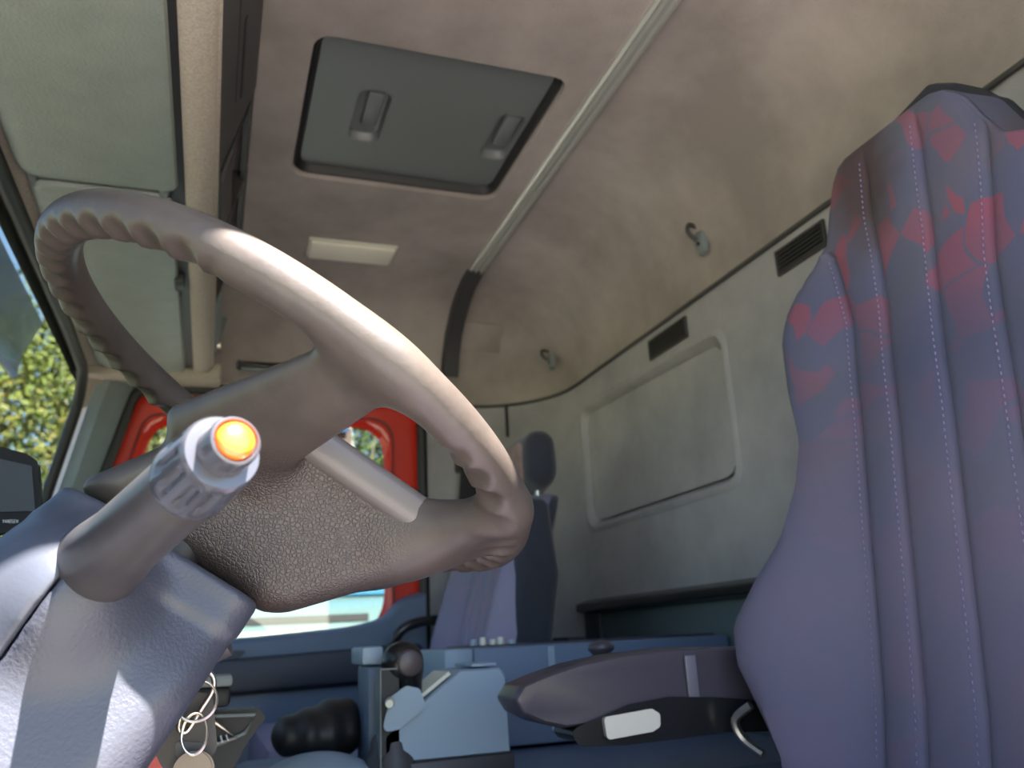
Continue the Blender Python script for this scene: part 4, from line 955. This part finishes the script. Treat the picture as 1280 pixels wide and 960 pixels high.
# trees: trunk, boughs and one mass of leaf cards per crown
LEAFM = [mat('leaf_a', (.055,.085,.013), .6, col2=(.11,.12,.02), nscale=1.5, spec=.2), mat('leaf_b', (.03,.06,.012), .6, col2=(.06,.09,.018), nscale=1.5, spec=.2), mat('leaf_c', (.12,.10,.02), .6, col2=(.075,.10,.02), nscale=1.2, spec=.2)]
for lm in LEAFM:
    lm.node_tree.nodes['Principled BSDF'].inputs['Transmission Weight'].default_value = 0
BARK = mat('pale_bark', (.42,.38,.32), .9, col2=(.2,.17,.14), nscale=6)
def tree(x, y, h, w_, mi, label, n=2600, trunk=True, group=None, low=.0, seed=0):
    r = random.Random(seed); z0 = -1.9+low
    t = thing('tree' if trunk else 'bush', label, 'tree' if trunk else 'bush', (x, y, z0), group=group)
    bm = B(); tops = []
    base = Vector((x, y, z0))
    if trunk: tube(bm, smoothpath([base, base+Vector((.05*h*.2, 0, h*.3)), base+Vector((.0, .03*h, h*.6)), base+Vector((.02*h, .02*h, h*.92))], 4), [.10*h/6]*5+[.07*h/6]*4+[.03*h/6]*4, 8)
    for k in range(7 if trunk else 9):
        a = r.uniform(0, 2*PI); z1 = h*(r.uniform(.28, .75) if trunk else .05); L_ = w_*r.uniform(.5, .9)
        p0 = base+Vector((0, 0, z1)); p1 = p0+Vector((math.cos(a)*L_*.5, math.sin(a)*L_*.5, h*.12)); p2 = p0+Vector((math.cos(a)*L_, math.sin(a)*L_, h*(.28 if trunk else .7)))
        tube(bm, [p0, p1, p2], [.035*h/6, .024*h/6, .010*h/6], 6); tops += [p1, p2]
    child(t, 'trunk' if trunk else 'stems', bm, BARK, smooth=True)
    V = []; F = []
    cents = tops+[base+Vector((r.gauss(0, .45)*w_, r.gauss(0, .45)*w_, h*r.uniform(.15 if not trunk else .35, 1.0))) for _ in range(26)]
    for i in range(n):
        c = cents[r.randrange(len(cents))]; p = c+Vector((r.gauss(0, .22)*w_, r.gauss(0, .22)*w_, r.gauss(0, .085)*h)); p.z = max(p.z, z0+.03)
        s_ = r.uniform(.035, .075)*(h/6)**.5; d = Vector((r.gauss(0, 1), r.gauss(0, 1), r.gauss(0, 1))).normalized(); e = d.orthogonal().normalized()*s_*.6; d = d*s_
        k = len(V); p = p-t.location; V += [p-d, p+e, p+d, p-e]; F.append((k, k+1, k+2, k+3))
    me = bpy.data.meshes.new('crown'); me.from_pydata([tuple(v) for v in V], [], F); o = link('crown', me, LEAFM[mi], t, False); o['kind'] = 'stuff'
spots = [(13, 3.2, 6.4, 1.9, 0, 0), (12, 1.2, 5.6, 1.6, 2, 0), (15, 5.4, 7.5, 2.2, 1, 0), (16, 2.4, 7.6, 2.2, 0, 0), (14, -2.9, 6.2, 1.6, 1, 0), (17, -.6, 7.5, 2.2, 1, 0), (17, -5, 8, 2.4, 0, 0), (19, 8.5, 8.5, 2.6, 2, 0), (20, -9, 8.5, 2.8, 1, 0)]
labs = ['leafy yellow-green tree seen through the windscreen above the monitor', 'autumn-yellow tree beside the far windscreen pillar', 'green tree at the left edge behind the monitor', 'tall light green tree in the second row behind the windscreen', 'dark green tree in the right half of the passenger window', 'green tree in the left half of the passenger window', 'light green tree behind the right part of the passenger window', 'yellowish tree farthest left of the row', 'dark tree farthest right of the row']
for i, (x, y, h, w_, mi, _) in enumerate(spots): tree(x, y, h, w_, mi, labs[i], n=9500, seed=i+3)
tree(9.5, -1.50, 5.2, .9, 0, 'pale forked bare-stemmed tree in the middle of the passenger window', n=500, seed=77)
bs = [(10.5, 2.3, 3.4, 1.5, 0), (10.8, .8, 3.6, 1.4, 1), (11.2, 4.2, 3.4, 1.6, 2), (11.5, -1.0, 3.8, 1.5, 0), (11.6, -3.0, 3.9, 1.5, 1), (12, 6.2, 3.6, 1.8, 1), (12, -5, 3.8, 1.8, 0)]
bl = ['bright green bush under the monitor', 'dark green bush beside the windscreen pillar', 'yellow bush left of the monitor', 'bright green bush left in the passenger window', 'dark green bush right in the passenger window', 'dark green bush farthest left of the hedge', 'bright green bush farthest right of the hedge']
for i, (x, y, h, w_, mi) in enumerate(bs): tree(x, y, h, w_, mi, bl[i], n=7000, trunk=False, seed=30+i)
